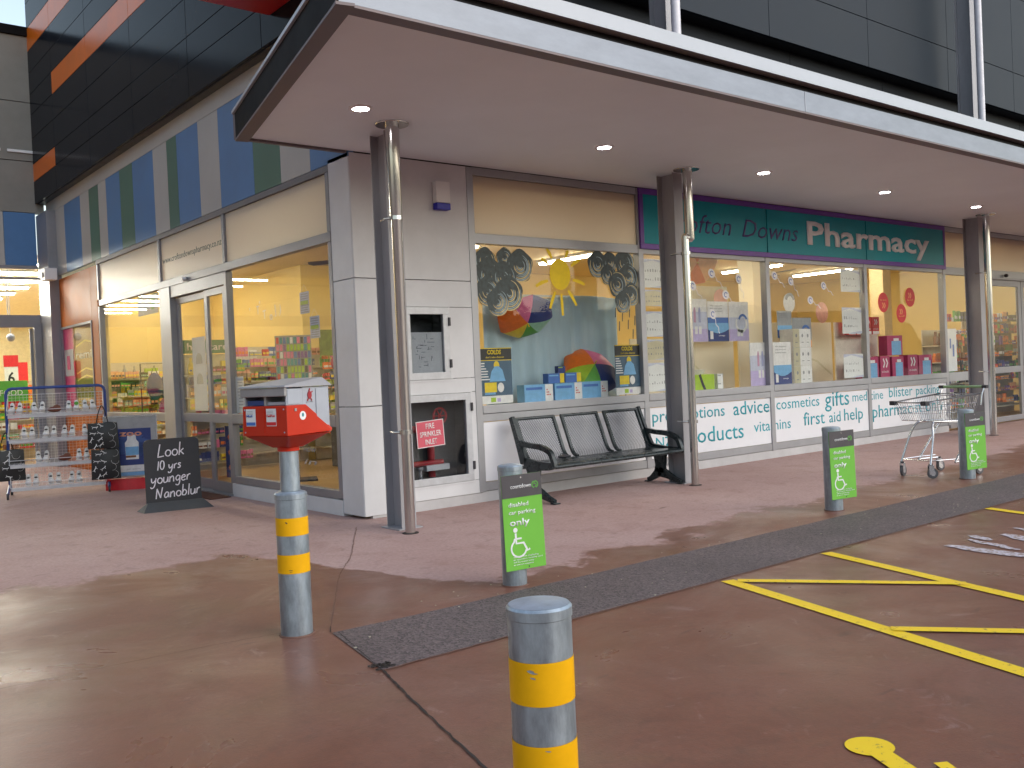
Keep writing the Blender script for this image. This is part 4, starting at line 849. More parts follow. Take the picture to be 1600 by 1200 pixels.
for rn, z, xs in rows:
    for j, x in enumerate(xs):
        for s in (-.048, .048):
            p = RKM @ Vector((x + s, -.12 + rnd.uniform(-.02, .02), z + .012)); o = thing('white_shoe', '%s white shoe of a pair on the %s rack shelf, %s pair from the left' % ('left' if s < 0 else 'right', rn, ['first', 'second', 'third', 'fourth'][j]), 'shoe', p, RKM.to_euler().z + rnd.uniform(-.15, .15), 'white shoes on the wire rack')
            link_mesh('upper', shoe_me, o); link_mesh('opening', dark_me, o)
for (x, z, lab, m) in ((-.02, 1.155, 'brown leather shoe on the top shelf of the wire rack', BROWN), (.08, .475, 'brown leather shoe on the third shelf of the wire rack', BROWN)):
    p = RKM @ Vector((x, -.12, z)); q = MB(); q.ellipsoid((0, 0, .035), (.09, .05, .04)); q.ellipsoid((.03, 0, .06), (.05, .045, .04)); o = q.build('brown_shoe', m, smooth=True, loc=p); tag(o, lab, 'shoe')
p = RKM @ Vector((.26, -.15, 1.26)); o = MB().ellipsoid((0, 0, 0), (.03, .012, .025)).build('green_tag', PC['green'], loc=p, smooth=True); tag(o, 'round green tag on a white shoe on the top rack shelf', 'tag')
DOG = MB()                                                             # little white dogs printed on the black bags
def bag(name, lab, x, z, w_, h_, y, tiltd):
    t_ = thing(name, lab, 'bag', RKM @ Vector((x, y, z)), RKM.to_euler().z + R(tiltd), 'black bags with white dog print hanging on the wire rack')
    prof = MB(); n = 8
    vs = []
    for j in range(n + 1):
        for i in range(n + 1):
            u = i / n - .5; v = j / n; bl_ = math.cos(u * math.pi) * math.sin(math.pi * min(v * .9 + .1, 1)); vs.append((u * w_ * (1 + .06 * (1 - v)), -.02 - .03 * bl_, -h_ + v * h_ + .012 * math.sin(u * 7) * (v > .9)))
    m_ = len(vs)
    for j in range(n + 1):
        for i in range(n + 1):
            u = i / n - .5; v = j / n; vs.append((u * w_ * (1 + .06 * (1 - v)), .012, -h_ + v * h_))
    fs = []
    for j in range(n):
        for i in range(n): a = j * (n + 1) + i; fs += [(a, a + 1, a + n + 2, a + n + 1), (m_ + a, m_ + a + n + 1, m_ + a + n + 2, m_ + a + 1)]
    for j in range(n):
        for i in (0, n): a = j * (n + 1) + i; fs.append((a, a + n + 1, m_ + a + n + 1, m_ + a))
    for i in range(n):
        for j in (0, n): a = j * (n + 1) + i; fs.append((a, m_ + a, m_ + a + 1, a + 1))
    prof.add(vs, fs); prof.build('sack', BLACK, t_, smooth=True)
    MB().tube([tuple(v) for v in catmull([(-w_ * .2, -.02, 0), (-w_ * .12, -.02, .14), (0, 0, .24), (w_ * .12, -.02, .14), (w_ * .2, -.02, 0)], 4)], .008, 6).build('strap', BLACK, t_, smooth=True)
    r2 = random.Random(len(lab)); d = MB()
    k = 0
    for gy in range(4):
        for gx in range(3):
            cx = (gx - 1) * w_ * .3 + r2.uniform(-.03, .03); cy = -h_ * (.14 + gy * .24) + r2.uniform(-.02, .02); an = r2.uniform(-60, 60); Mq = frA(cx, cy, -.053) @ Matrix.Rotation(R(an), 4, 'Z')
            if k % 3 == 2: d.ribbon(arc(0, 0, .05, 220, 400, 12), .0022, .002, Mq)
            else:
                d.ribbon([(-.03, .0), (.024, .004)], .011, .002, Mq); d.ribbon([(.02, .0), (.036, .016)], .011, .002, Mq); d.ribbon([(-.03, 0), (-.036, -.022)], .006, .002, Mq); d.ribbon([(.016, 0), (.018, -.022)], .006, .002, Mq); d.ribbon([(-.03, .0), (-.045, .014)], .004, .002, Mq)
            k += 1
    d.build('dog_print', PC['white'], t_, kind='stuff')
bag('tote_bag', 'black tote bag with white dogs hanging at the left end of the wire rack', -.64, .66, .42, .42, -.08, 8)
bag('tote_bag', 'black bag with white dogs, upper one at the right end of the wire rack', .58, .97, .38, .36, -.32, -8)
bag('tote_bag', 'black bag with white dogs, lower one at the right end of the wire rack', .60, .60, .36, .42, -.28, -4)

# ================================================================== SHOPPING TROLLEY
TR = thing('shopping_trolley', 'chrome shopping trolley with green handle standing behind the farthest parking sign', 'trolley', (6.02, -2.86, 0), R(-14))
# local: +x to the handle, y across
FWd, BWd = .225, .285
top = [(-.43, -FWd, .865), (-.43, FWd, .865), (.40, BWd, .93), (.40, -BWd, .93)]; bot = [(-.34, -.19, .655), (-.34, .19, .655), (.34, .22, .60), (.34, -.22, .60)]
b = MB(); T = [Vector(p) for p in top]; Bo = [Vector(p) for p in bot]
b.tube(T + [T[0]], .007, 6); b.tube(Bo + [Bo[0]], .006, 6)
for s0, s1, n in ((0, 1, 14), (1, 2, 26), (2, 3, 14), (3, 0, 26)):
    for i in range(n + 1): b.tube([T[s0].lerp(T[s1], i / n), Bo[s0].lerp(Bo[s1], i / n)], .0022, 4)
    for k in (.3, .6): b.tube([T[s0].lerp(Bo[s0], k), T[s1].lerp(Bo[s1], k)], .0028, 4)
for i in range(1, 12): b.tube([Bo[0].lerp(Bo[1], i / 12), Bo[3].lerp(Bo[2], i / 12)], .0022, 4)
for i in range(1, 10): b.tube([Bo[0].lerp(Bo[3], i / 10), Bo[1].lerp(Bo[2], i / 10)], .0026, 4)
b.build('basket', CHROME, TR)
MB().tube([T[3] + Vector((0, 0, .004)), T[0] + Vector((0, 0, .004)), T[1] + Vector((0, 0, .004)), T[2] + Vector((0, 0, .004))], .009, 6).build('dark_rim', DKPL, TR)
for p in (T[0], T[1]): MB().box((p.x - .03, p.y - .035, p.z - .03), (p.x + .04, p.y + .035, p.z + .02)).build('bumper_corner', DKPL, TR, .006)
b = MB()
for i in range(11): t = -.26 + .52 * i / 10; b.tube([(.30, t, .915), (.37, t, .64)], .0035, 5)
b.tube([(.30, -.27, .915), (.30, .27, .915)], .006, 6); b.tube([(.335, -.27, .80), (.335, .27, .80)], .005, 6); b.build('rear_flap', CHROME, TR)
for s in (-1, 1):
    MB().tube([(.40, s * .285, .80), (.42, s * .29, .93), (.46, s * .295, 1.01)], .010, 8).build('handle_arm', CHROME, TR, smooth=True); MB().tube([(.46, s * .27, 1.01), (.46, s * .335, 1.01)], .02, 10).build('handle_cap', DKPL, TR, smooth=True)
MB().tube([(.46, -.27, 1.01), (.46, .27, 1.01)], .016, 12).build('handle', mat('trolley_green', (.30, .48, .25), .4), TR, smooth=True)
for s in (-1, 1):
    MB().tube([tuple(v) for v in catmull([(-.36, s * .21, .155), (-.26, s * .17, .45), (-.20, s * .12, .60), (-.10, s * .10, .63), (.33, s * .20, .62)], 6)], .0135, 10).build('leg', CHROME, TR, smooth=True)
    MB().tube([tuple(v) for v in catmull([(.36, s * .21, .62), (.30, s * .225, .58), (.12, s * .245, .34), (-.02, s * .26, .16)], 6)], .0135, 10).build('leg', CHROME, TR, smooth=True)
    MB().tube([(-.34, s * .205, .20), (-.0, s * .25, .20), (.25, s * .25, .20)], .006, 6).build('side_rail', CHROME, TR, smooth=True)
MB().tube([(-.345, -.205, .20), (-.345, .205, .20)], .006, 6).build('cross_bar', CHROME, TR, smooth=True)
for (x, y) in ((-.36, -.21), (-.36, .21), (.32, -.27), (.32, .27)):
    q = 1 if x < 0 else 0
    if not q: MB().tube([(-.02, y * .96, .17), (x, y, .165)], .011, 8).build('rear_strut', CHROME, TR, smooth=True)
    wo = bpy.data.objects.new('wheel', MB().tube([(0, -.014, 0), (0, .014, 0)], .06, 24).mesh('wheel', RUB, .003, True)); COL.objects.link(wo); wo.parent = TR; wo.location = (x + .03, y, .061); wo.rotation_euler = (0, 0, R(18) * (1 if y > 0 else -1.4) * q)
    MB().tube([(0, -.0165, 0), (0, .0165, 0)], .03, 14).build('hub', CHROME, wo, smooth=True)
    f = MB()
    for s in (-.021, .021): f.box((-.045, s - .002, -.012), (.012, s + .002, .085))
    f.box((-.045, -.023, .085), (.012, .023, .092)); f.build('fork', CHROME, wo); MB().lathe([(.022, .092), (.022, .112)], 14, (-.02, 0, 0)).build('swivel', DKPL, wo, smooth=True)

# ================================================================== WINDOW DISPLAYS (front windows, y > 0)
def bxo(name, a, b_, m, lab, cat, group=None, bevel=0.0): return bx(name, a, b_, m, None, bevel, label=lab, cat=cat, group=group)
bxo('display_ledge', (1.56, .10, .88), (12.05, .62, 1.035), WHITE, 'white display ledge running inside the front windows', 'ledge')
# cloth backdrop
b = MB(); n = 60; vs = []
for j in range(13):
    for i in range(n + 1):
        t = i / n; z = 1.03 + 1.32 * j / 12; vs.append((2.16 + 2.30 * t, .72 + .035 * math.sin(t * 31 + math.sin(t * 9) * 2) * (1.1 - j / 18) + .02 * math.sin(t * 70), z - .03 * math.sin(t * 6.3) * (j / 12)))
b.add(vs, [(j * (n + 1) + i, j * (n + 1) + i + 1, (j + 1) * (n + 1) + i + 1, (j + 1) * (n + 1) + i) for j in range(12) for i in range(n)])
cl = b.build('blue_cloth', CLOTH, smooth=True, label='pale blue cloth backdrop hanging in the rainy-day window display', cat='cloth'); cl.modifiers.new('thick', 'SOLIDIFY').thickness = .004
bxo('cloth_rail', (1.56, .775, 2.36), (4.15, .80, 2.39), WHITE, 'thin white rail the blue cloth backdrop hangs from', 'rail')
# painted sun on the glass
SU = thing('painted_sun', 'yellow sun with rays painted on the window glass above the blue cloth', 'painting', (2.82, .034, 2.56)); MB().prism(disc(.165, 32, 0, 0, .185), .002, frA(0, 0, .003)).build('disc', SUNY, SU)
for k, (a, ln) in enumerate(((28, .17), (62, .10), (125, .13), (150, .12), (200, .20), (245, .22), (272, .26), (305, .22), (345, .20))):
    q = MB(); q.ribbon([(.21 * math.cos(R(a)), .23 * math.sin(R(a))), ((.21 + ln * .5) * math.cos(R(a)), (.23 + ln * .5) * math.sin(R(a)) + .01), ((.21 + ln) * math.cos(R(a)), (.23 + ln) * math.sin(R(a)))], .045, .002, frA(0, 0, .003), taper=True); q.build('ray', SUNY, SU)
def cloud(name, lab, blobs):
    t_ = thing(name, lab, 'painting', (0, .033, 0)); z = 0
    for (cx, cy, r) in blobs:
        z += .0006; q = MB(); q.prism([(cx + r * (1 + .05 * math.sin(a * 5)) * math.cos(a), cy + r * (1 + .05 * math.sin(a * 5)) * math.sin(a)) for a in [k * math.pi / 16 for k in range(32)]], .0004, frA(0, 0, 0), z0=z); q.build('swirl', CLD1, t_)
        m1, m2 = MB(), MB()
        for k in range(9):
            rr = r * (.16 + .1 * k) ; s0 = rnd.uniform(150, 260); q = m2 if k % 5 in (1, 3) else m1; q.ribbon(arc(cx, cy, rr, s0, s0 + rnd.uniform(120, 230), 14), r * .075, .0004, frA(0, 0, 0), z0=z + .00045, taper=True)
        m1.build('brush_stroke', CLD2, t_); m2.build('brush_stroke', CLD3, t_)
cloud('painted_cloud', 'dark swirling storm cloud painted on the glass left of the sun', [(1.70, 2.68, .15), (1.98, 2.72, .12), (1.75, 2.52, .20), (2.20, 2.64, .19), (1.95, 2.50, .18), (1.72, 2.34, .17), (2.02, 2.32, .20), (1.85, 2.22, .16)])
cloud('painted_cloud', 'dark swirling storm cloud painted on the glass right of the sun', [(3.45, 2.70, .17), (3.66, 2.74, .13), (3.92, 2.74, .17), (3.62, 2.58, .13), (3.98, 2.56, .17), (3.78, 2.46, .16), (4.02, 2.34, .15), (3.86, 2.24, .14)])
q = MB()
for (x, z) in ((3.72, 2.05), (3.84, 2.0), (3.97, 2.05), (3.94, 1.9), (4.06, 1.95), (4.02, 1.78), (3.78, 1.88)): q.ribbon([(x, z), (x + .01, z + .12)], .02, .001, frA(0, 0, .034), taper=True)
q.build('painted_rain', CLD1, label='short dark raindrops painted under the right storm cloud', cat='painting')
# umbrellas
def umbrella(lab, loc, rot, rad, cols, depth=.5, name='umbrella', handle=True):
    U = bpy.data.objects.new(name, None); COL.objects.link(U); U.location = loc; U.rotation_euler = rot; tag(U, lab, 'umbrella')
    n = len(cols)
    for k in range(n):
        q = MB(); rows_ = 6; vs = []; cs = 4
        for j in range(rows_ + 1):
            t = j / rows_; rr = rad * math.sin(t * math.pi * .47) / math.sin(math.pi * .47); z = -rad * depth * (1 - math.cos(t * math.pi * .47))
            for i in range(cs + 1):
                a = 2 * math.pi * (k + i / cs) / n; sag = 1 - .07 * t * math.sin(math.pi * i / cs); vs.append((rr * sag * math.cos(a), rr * sag * math.sin(a), z))
        q.add(vs, [(j * (cs + 1) + i, j * (cs + 1) + i + 1, (j + 1) * (cs + 1) + i + 1, (j + 1) * (cs + 1) + i) for j in range(rows_) for i in range(cs)])
        g = q.build('panel', cols[k], U, smooth=True)
        MB().tube([(rad * t * math.cos(2 * math.pi * k / n), rad * t * math.sin(2 * math.pi * k / n), -.006 - rad * depth * (1 - math.cos(t * math.pi * .47))) for t in (0, .3, .6, .85, 1)], .003, 5).build('rib', CHROME, U)
    if handle: MB().tube([(0, 0, .05), (0, 0, -rad * 1.3)], .006, 8).build('shaft', CHROME, U); MB().tube([(0, 0, -rad * 1.3), (0, 0, -rad * 1.5), (.03, 0, -rad * 1.58), (.06, 0, -rad * 1.5)], .010, 8).build('handle', DKPL, U, smooth=True)
    MB().tube([(0, 0, 0), (0, 0, .06)], .007, 8).build('tip', PC['yellow'], U)
    return U
rb = [PC[k] for k in ('navy', 'navy', 'pink', 'orange', 'orange', 'yellow', 'green', 'mint')]
umbrella('open rainbow umbrella hanging high in the rainy-day window, left side', (2.54, .34, 2.00), (R(138), 0, R(-18)), .36, rb, .35)
umbrella('open rainbow umbrella resting on the ledge in the rainy-day window, right side', (3.68, .40, 1.48), (R(50), 0, R(-12)), .39, [PC[k] for k in ('pink', 'pink', 'orange', 'orange', 'lime', 'green', 'navy', 'navy')], .45)
ou = umbrella('orange paper umbrella panel hanging behind the pillar in the teal-signed window', (5.80, .42, 2.86), (R(105), 0, R(-30)), .36, [PC['peach'], PC['orange'], PC['peach'], PC['peach'], PC['orange'], PC['peach']], .4)
# cold-remedy posters
def coldposter(x0, lab):
    t_ = thing('poster', lab, 'poster', (x0, .055, 1.075), 0, 'cold remedy posters in the rainy-day window')
    W_, H_ = .47, .63; bx('sheet', (0, 0, 0), (W_, .003, H_), mat('poster_slate', (.06, .12, .20), .4) if 'poster_slate' not in MATS else MATS['poster_slate'], t_)
    bx('header', (0, -.002, H_ - .135), (W_, -.0002, H_), PC['black'], t_); bx('stripe', (0, -.003, H_ - .01), (W_, -.0022, H_ - .001), PC['yellow'], t_); bx('stripe', (0, -.003, H_ - .145), (W_, -.0022, H_ - .137), PC['yellow'], t_)
    text('COLDS', frA(.12, H_ - .072, -.0025), PC['yellow'], t_, width=.20, height=.05, bold=.04); text('don\'t take chances', frA(.10, H_ - .115, -.0025), PC['yellow'], t_, width=.26, height=.022)
    q = MB(); q.prism(disc(.04, 14, .25, .43, .05), .0012, frA(0, 0, -.0003)); q.build('sun_print', PC['yellow'], t_); q = MB(); q.prism([(.14, .25), (.37, .25), (.33, .38), (.28, .42), (.22, .42), (.17, .36)], .0012, frA(0, 0, -.0018)); q.build('shirt_print', PC['sky'], t_)
    q = MB()
    for k in range(7): q.box((.01, -.0022, .27 + k * .03), (.05 + .012 * (7 - k) + rnd.uniform(0, .03), -.0004, .283 + k * .03))
    q.build('print_lines', PC['white'], t_); bx('pack_print', (.07, -.0022, .13), (.24, -.0004, .24), PC['yellow'], t_); bx('pack_print', (.07, -.0022, .105), (.22, -.0004, .128), PC['sky'], t_); q = MB(); q.prism(disc(.045, 16, .30, .18, .055), .0012, frA(0, 0, -.0004)); q.build('plate_print', PC['white'], t_)
    bx('footer', (0, -.0022, 0), (W_, -.0004, .09), PC['white'], t_); bx('footer_print', (.15, -.0034, .02), (.22, -.0024, .07), PC['lime'], t_); bx('footer_print', (.24, -.0034, .02), (.29, -.0024, .06), PC['lilac'], t_)
coldposter(1.56, 'dark cold remedy poster with yellow heading at the left end of the rainy-day window'); coldposter(3.70, 'dark cold remedy poster with yellow heading at the right end of the rainy-day window')
def carton(x, y, z, w_, d_, h_, m, lab, face=None, name='carton', side=None, group=None, rz=0.0):
    t_ = thing(name, lab, 'box', (x, y, z), rz, group); bx('carton_body', (0, 0, 0), (w_, d_, h_), m, t_, .002)
    if side: bx('end_flap', (w_ * .72, -.0015, .003), (w_ - .002, -.0002, h_ - .003), side, t_)
    if face: bx('face_print', (w_ * .06, -.0015, h_ * .72), (w_ * .62, -.0002, h_ * .86), face, t_)
    return t_
for i, x in enumerate((2.34, 2.82, 3.27)):
    t_ = carton(x, .22, 1.037, .45, .14, .225, PC['sky'], 'blue and white tablet carton standing in the rainy-day window, %s of three' % ['left', 'middle', 'right'][i], PC['blue'], side=PC['white'], group='blue cartons in the rainy-day window')
    q = MB()
    for k in range(3):
        for j in range(k + 1): q.box((.345 + j * .024, -.0032, .15 - k * .03), (.360 + j * .024, -.0018, .165 - k * .03))
    q.build('dots_print', PC['red'], t_)
for i, x in enumerate((2.74, 3.02)): carton(x, .24, 1.264, .26, .10, .12, PC['blue'], 'small blue and yellow carton stacked on the blue cartons, %s one' % ['left', 'right'][i], PC['sky'], side=PC['yellow'], group='small cartons stacked in the rainy-day window')
carton(2.92, .26, 1.386, .12, .06, .085, PC['navy'], 'tiny navy carton topmost on the small cartons', PC['lime'])
# leaflets taped up in two columns
def leaflet(x, z, w_, h_, lab, yel=False):
    t_ = thing('leaflet', lab, 'leaflet', (x, .052, z), 0, 'white leaflets taped inside the windows'); bx('sheet', (0, 0, 0), (w_, .002, h_), PAPER if not yel else CREAM, t_)
    q = MB(); q.prism([(0, h_ * .86), (w_ * .4, h_ * .96), (w_, h_ * .8), (w_, h_ * .9), (w_ * .5, h_), (0, h_)], .001, frA(0, 0, -.0003)); q.prism([(w_ * .25, 0), (w_, 0), (w_, h_ * .1), (w_ * .6, h_ * .06)], .001, frA(0, 0, -.0003)); q.build('wave_print', PC['lavender'], t_)
    q = MB()
    for r_ in (.55, .25):
        for k in range(8): xx = w_ * (.1 + k * .09); q.box((xx, -.0013, h_ * r_), (xx + w_ * rnd.uniform(.01, .05), -.0002, h_ * (r_ + rnd.uniform(.02, .12))))
    q.build('calendar_print', PC['grey'], t_)
for i, (z, h_) in enumerate(((2.47, .36), (1.80, .42), (1.09, .38))): leaflet(8.84, z, .57, h_, 'white leaflet with lavender waves, %s in the column beside the third mullion' % ['top', 'middle', 'bottom'][i])
for i, (z, h_, yl) in enumerate(((2.44, .37, 0), (2.20, .21, 1), (1.80, .33, 0), (1.50, .26, 1), (1.09, .37, 0))): leaflet(4.26, z, .52, h_, ['topmost white leaflet', 'small orange photo leaflet', 'middle white leaflet', 'pale cream leaflet', 'lowest white leaflet'][i] + ' in the column behind the middle column', yl)
# tall beige boards behind the teal-signed windows
bxo('beige_board', (4.60, .64, 1.04), (6.82, .665, 1.80), BEIGE, 'beige display board with a painted curved reflection behind the green bag', 'board'); bxo('beige_board', (6.95, .64, 1.04), (9.45, .665, 2.02), BEIGE, 'tall beige display board behind the stacked white boxes', 'board'); bxo('beige_board', (9.55, .64, 1.04), (10.9, .665, 2.02), mat('board_pale', (.72, .68, .62), .6), 'pale display board behind the red packs', 'board')
for (o_, x0) in ((0, 4.7), (1, 7.9)):
    q = MB(); q.ribbon([(x0, 1.62 - o_ * .1), (x0 + .6, 1.62 - o_ * .12), (x0 + 1.1, 1.48 - o_ * .1), (x0 + 1.5, 1.2 - o_ * .05)], .03, .002, frA(0, 0, .637)); q.ribbon([(x0, 1.52 - o_ * .1), (x0 + .5, 1.53 - o_ * .12), (x0 + .9, 1.40 - o_ * .1)], .02, .002, frA(0, 0, .637)); q.build('reflected_arc', CREAM, label='painted car reflection arcs on the beige board in the %s teal-signed window' % ['left', 'middle'][o_], cat='lines')  # car reflections in the glass, painted as pale curves
def vposter(x, z, w_, h_, lab, c_bot, c_top, y=.40, motif=None, grad=None):
    t_ = thing('poster', lab, 'poster', (x, y, z)); bx('sheet', (0, 0, 0), (w_, .003, h_), PC[c_top], t_)
    if grad:
        for k, (z0, z1, c) in enumerate(grad): bx('colour_field', (.0, -.0015, h_ * z0), (w_, -.0002, h_ * z1), PC[c], t_)
    if motif == 'tubes':
        for (xx, c) in ((.38, 'magenta'), (.60, 'blue')): q = MB(); q.prism([(w_ * xx, h_ * .45), (w_ * (xx + .1), h_ * .45), (w_ * (xx + .1), h_ * .72), (w_ * (xx + .07), h_ * .8), (w_ * (xx + .03), h_ * .8), (w_ * xx, h_ * .72)], .0012, frA(0, 0, -.0018)); q.build('tube_print', mat('soft_' + c, tuple(.5 * v + .25 for v in {'magenta': (.6, .1, .4), 'blue': (.2, .25, .7)}[c]), .5) if 'soft_' + c not in MATS else MATS['soft_' + c], t_)
        for xx in (.42, .60): bx('pack_print', (w_ * xx, -.003, h_ * .18), (w_ * (xx + .12), -.0018, h_ * .36), PC['white'], t_)
    if motif == 'lake':
        q = MB(); q.prism([(0, h_ * .30)] + [(w_ * t, h_ * (.30 - .10 * math.sin(math.pi * t))) for t in (.2, .4, .6, .8)] + [(w_, h_ * .30), (w_, h_ * .46), (0, h_ * .46)], .0012, frA(0, 0, -.0018)); q.build('lake_print', PC['sky'], t_)
        bx('pack_print', (w_ * .1, -.003, h_ * .06), (w_ * .24, -.0018, h_ * .26), PC['white'], t_); text('omega', frA(w_ * .5, h_ * .13, -.002), PC['white'], t_, width=w_ * .3, height=h_ * .035)
        for k in range(3): text(['We support', 'you and your', 'healthy heart'][k], frA(w_ * .12, h_ * (.88 - .07 * k), -.0005), PC['grey'], t_, width=w_ * .6, height=h_ * .035)
    if motif == 'loop':
        q = MB(); q.ribbon(arc(w_ * .62, h_ * .45, w_ * .26, 150, 400, 20), w_ * .09, .0012, frA(0, 0, -.0018)); q.build('loop_print', PC['white'], t_); q = MB(); q.ribbon(arc(w_ * .70, h_ * .50, w_ * .2, 20, 160, 14), w_ * .08, .0012, frA(0, 0, -.0025)); q.build('loop_print', PC['blue'], t_)
        for xx in (.4, .56): bx('pack_print', (w_ * xx, -.003, h_ * .12), (w_ * (xx + .13), -.0018, h_ * .3), PC['white'], t_)
    return t_
def vp(x0, x1, z0, z1, y): a = behind(x0, z0, y); c = behind(x1, z1, y); return a[0], a[1], c[0] - a[0], c[1] - a[1]
x, z, w_, h_ = vp(6.36, 6.80, 1.07, 1.69, .07); vposter(x, z, w_, h_, 'pink to blue poster with two bottles at the right end of the left teal-signed window', '', 'sky', .07, 'tubes', [(0, .35, 'lilac'), (.35, .7, 'lavender'), (.7, 1, 'white')])
x, z, w_, h_ = vp(6.91, 7.35, 1.06, 1.69, .07); vposter(x, z, w_, h_, 'white and blue heart health poster at the left end of the middle teal-signed window', '', 'white', .07, 'lake', [(0, .32, 'navy'), (.32, .42, 'blue')])
for (xa, xb, za, zb, lab, mo, gr) in ((5.0, 5.45, 1.72, 2.30, 'lilac poster with a dark bottle, left of three hung above the green bag', 'tubes', [(0, .3, 'lilac'), (.3, .7, 'lavender')]), (5.46, 5.91, 1.72, 2.27, 'blue lake poster, middle of three hung above the green bag', 'lake', [(0, .45, 'navy'), (.45, .6, 'blue')]), (5.92, 6.36, 1.72, 2.27, 'lilac poster with a white loop, right of three hung above the green bag', 'loop', [(0, .3, 'lilac'), (.3, .6, 'lavender')]),
                                 (7.04, 7.40, 1.75, 2.15, 'blue and cream poster hung behind the white boxes, left one', 'lake', [(0, .3, 'blue')]), (7.41, 7.9, 1.60, 2.05, 'cream poster with two bottles and a loop hung behind the white boxes', 'loop', [(0, .25, 'peach')])):
    x, z, w_, h_ = vp(xa, xb, za, zb, .38); vposter(x, z, w_, h_, lab, '', 'white' if 'cream' not in lab else 'grey', .38, mo, gr)
bxo('cream_board', (5.6, .66, 1.82), (6.75, .675, 2.56), CREAM, 'cream header board above the three hung posters', 'board')
o = MB().prism(disc(.15, 24), .006, frA(*behind(5.75, 2.30, .45), .45)).build('red_disc', PC['salmon'], label='faded red round card above the three hung posters', cat='card'); o = MB().prism(disc(.17, 28), .006, frA(*behind(8.20, 2.13, .45), .45)).build('red_disc', PC['salmon'], label='faded red round card above the beige board', cat='card')
o = MB().prism(disc(.15, 24), .006, frA(*behind(7.35, 2.27, .40), .40)).build('white_loop_card', PC['white'], label='round white card with a loop above the stacked boxes', cat='card'); q = MB(); q.ribbon(arc(*behind(7.38, 2.30, .39), .10, 10, 170, 14), .05, .002, frA(0, 0, .39)); q.build('loop_print', PC['grey'], o)
# green bag with curly ribbon
GB = thing('gift_bag', 'lime green gift bag with black ribbon and white curls in the left teal-signed window', 'bag', (5.36, .18, 1.037)); bx('body', (0, 0, 0), (.42, .2, .235), PC['lime'], GB, .012)
q = MB(); q.ribbon([(.10, .236), (.16, .1), (.22, .0)], .045, .002, frA(0, 0, -.002)); q.build('black_ribbon', DKPL, GB)
q = MB()
for k in range(6): c = .1 + .04 * k; q.tube([(c + .025 * math.cos(t * 1.3), .1 + .02 * math.sin(t), .24 + .06 * math.sin(t * .45)) for t in range(8)], .005, 5)
q.build('white_curls', PC['white'], GB, smooth=True)
for k, z in enumerate((1.037, 1.155)): carton(5.87, .2, z, .12, .10, .115, PC['white'], 'small white carton beside the green gift bag, %s one' % ['lower', 'upper'][k], PC['grey'], group='white cartons by the green bag')
for k, z in enumerate((1.037, 1.322, 1.607)):
    t_ = thing('carton', 'white carton with dark emblems, %s of the three stacked boxes' % ['bottom', 'middle', 'top'][k], 'box', (7.62, .14, z), R(6), 'three stacked white cartons'); bx('carton_body', (0, 0, 0), (.56, .22, .283), PC['white'], t_, .003); bx('end_panel', (.002, -.0018, .002), (.20, -.0004, .281), CREAM, t_)
    for xx in (.10, .29, .46): q = MB(); q.prism(disc(.028, 10, xx, .18), .0012, frA(0, 0, -.002)); q.box((xx - .035, -.0032, .07), (xx + .035, -.0019, .082)); q.build('emblem_print', PC['grey'], t_)
# tadpole decals stuck on the glass
for k, (x, z, an) in enumerate(((5.63, 2.66, -25), (6.22, 2.60, -55), (5.92, 2.37, -20), (5.62, 2.10, -50), (7.07, 2.67, -20), (7.47, 2.60, -35), (8.33, 2.55, -15), (7.96, 2.32, -10), (5.22, 2.48, -30))):
    t_ = thing('window_decal', 'white oval decal with a wavy tail on the %s teal-signed window, %s' % ('left' if x < 6.8 else 'middle', ['top left', 'top right', 'centre', 'over the lake poster', 'top left', 'second from left', 'right', 'lowest', 'beside the pipe'][k]), 'decal', (x, .034, z), 0, 'white tadpole decals on the glass')
    b = MB(); b.prism(disc(.075, 18, 0, 0, .062), .001, frA(0, 0, .002) @ Matrix.Rotation(R(an), 4, 'Z')); b.build('head', PC['white'], t_); b = MB(); b.ribbon([(.06 + i * .03, .014 * math.sin(i * 1.5)) for i in range(9)], .012, .001, frA(0, 0, .002) @ Matrix.Rotation(R(an - 12), 4, 'Z')); b.build('tail', PC['white'], t_); b = MB(); b.ribbon(arc(0, 0, .032, 20, 300, 10), .012, .0006, frA(0, 0, .0005)); b.build('swirl_print', PC['blue'], t_)
# red offers in the fourth window
def chev(b, cx, cy, s, M, h=.001):
    for k in (0, 1): b.ribbon([(cx + k * s * .6 - s * .3, cy + s * .5), (cx + k * s * .6, cy), (cx + k * s * .6 - s * .3, cy - s * .5)], s * .24, h, M)
for k, (x, z, r_) in enumerate(((10.06, 2.31, .165), (10.93, 2.41, .165), (10.62, 2.13, .16))):
    t_ = thing('round_sign', 'round red offer sign with arrows on the fourth window, %s of three' % ['left', 'upper right', 'lower'][k], 'sign', (x, .030 - .003 * k, z), 0, 'round red offer signs'); MB().prism(disc(r_, 30), .0015, frA(0, 0, .002)).build('disc', PC['red'], t_); b = MB(); chev(b, -.02 if k else 0, .03 if k else -.05, .09, frA(0, 0, .0004)); b.build('arrows_print', PC['peach'], t_)
    text('be well', frA(-.09, -.06 if k else .03, .0004), PC['peach'], t_, width=.18, height=.03, bold=.01)
for k in range(4): t_ = carton(9.66 + k * .25, .45, 1.80, .225, .08, .30, PC['red'], 'red pack with white arrows hanging in the fourth window, %s of four' % ['first', 'second', 'third', 'fourth'][k], None, 'pack', group='red packs on the upper row'); b = MB(); chev(b, .10, .21, .09, frA(0, 0, -.002)); b.build('arrows_print', PC['white'], t_); text('tri-health', frA(.03, .08, -.001), PC['white'], t_, width=.16, height=.03); bx('pack_foot', (.01, -.0018, .005), (.215, -.0003, .055), PC['white'], t_)
bxo('glass_shelf', (9.58, .38, 1.77), (10.85, .62, 1.785), GLASS, 'glass shelf under the upper row of red packs', 'shelf')
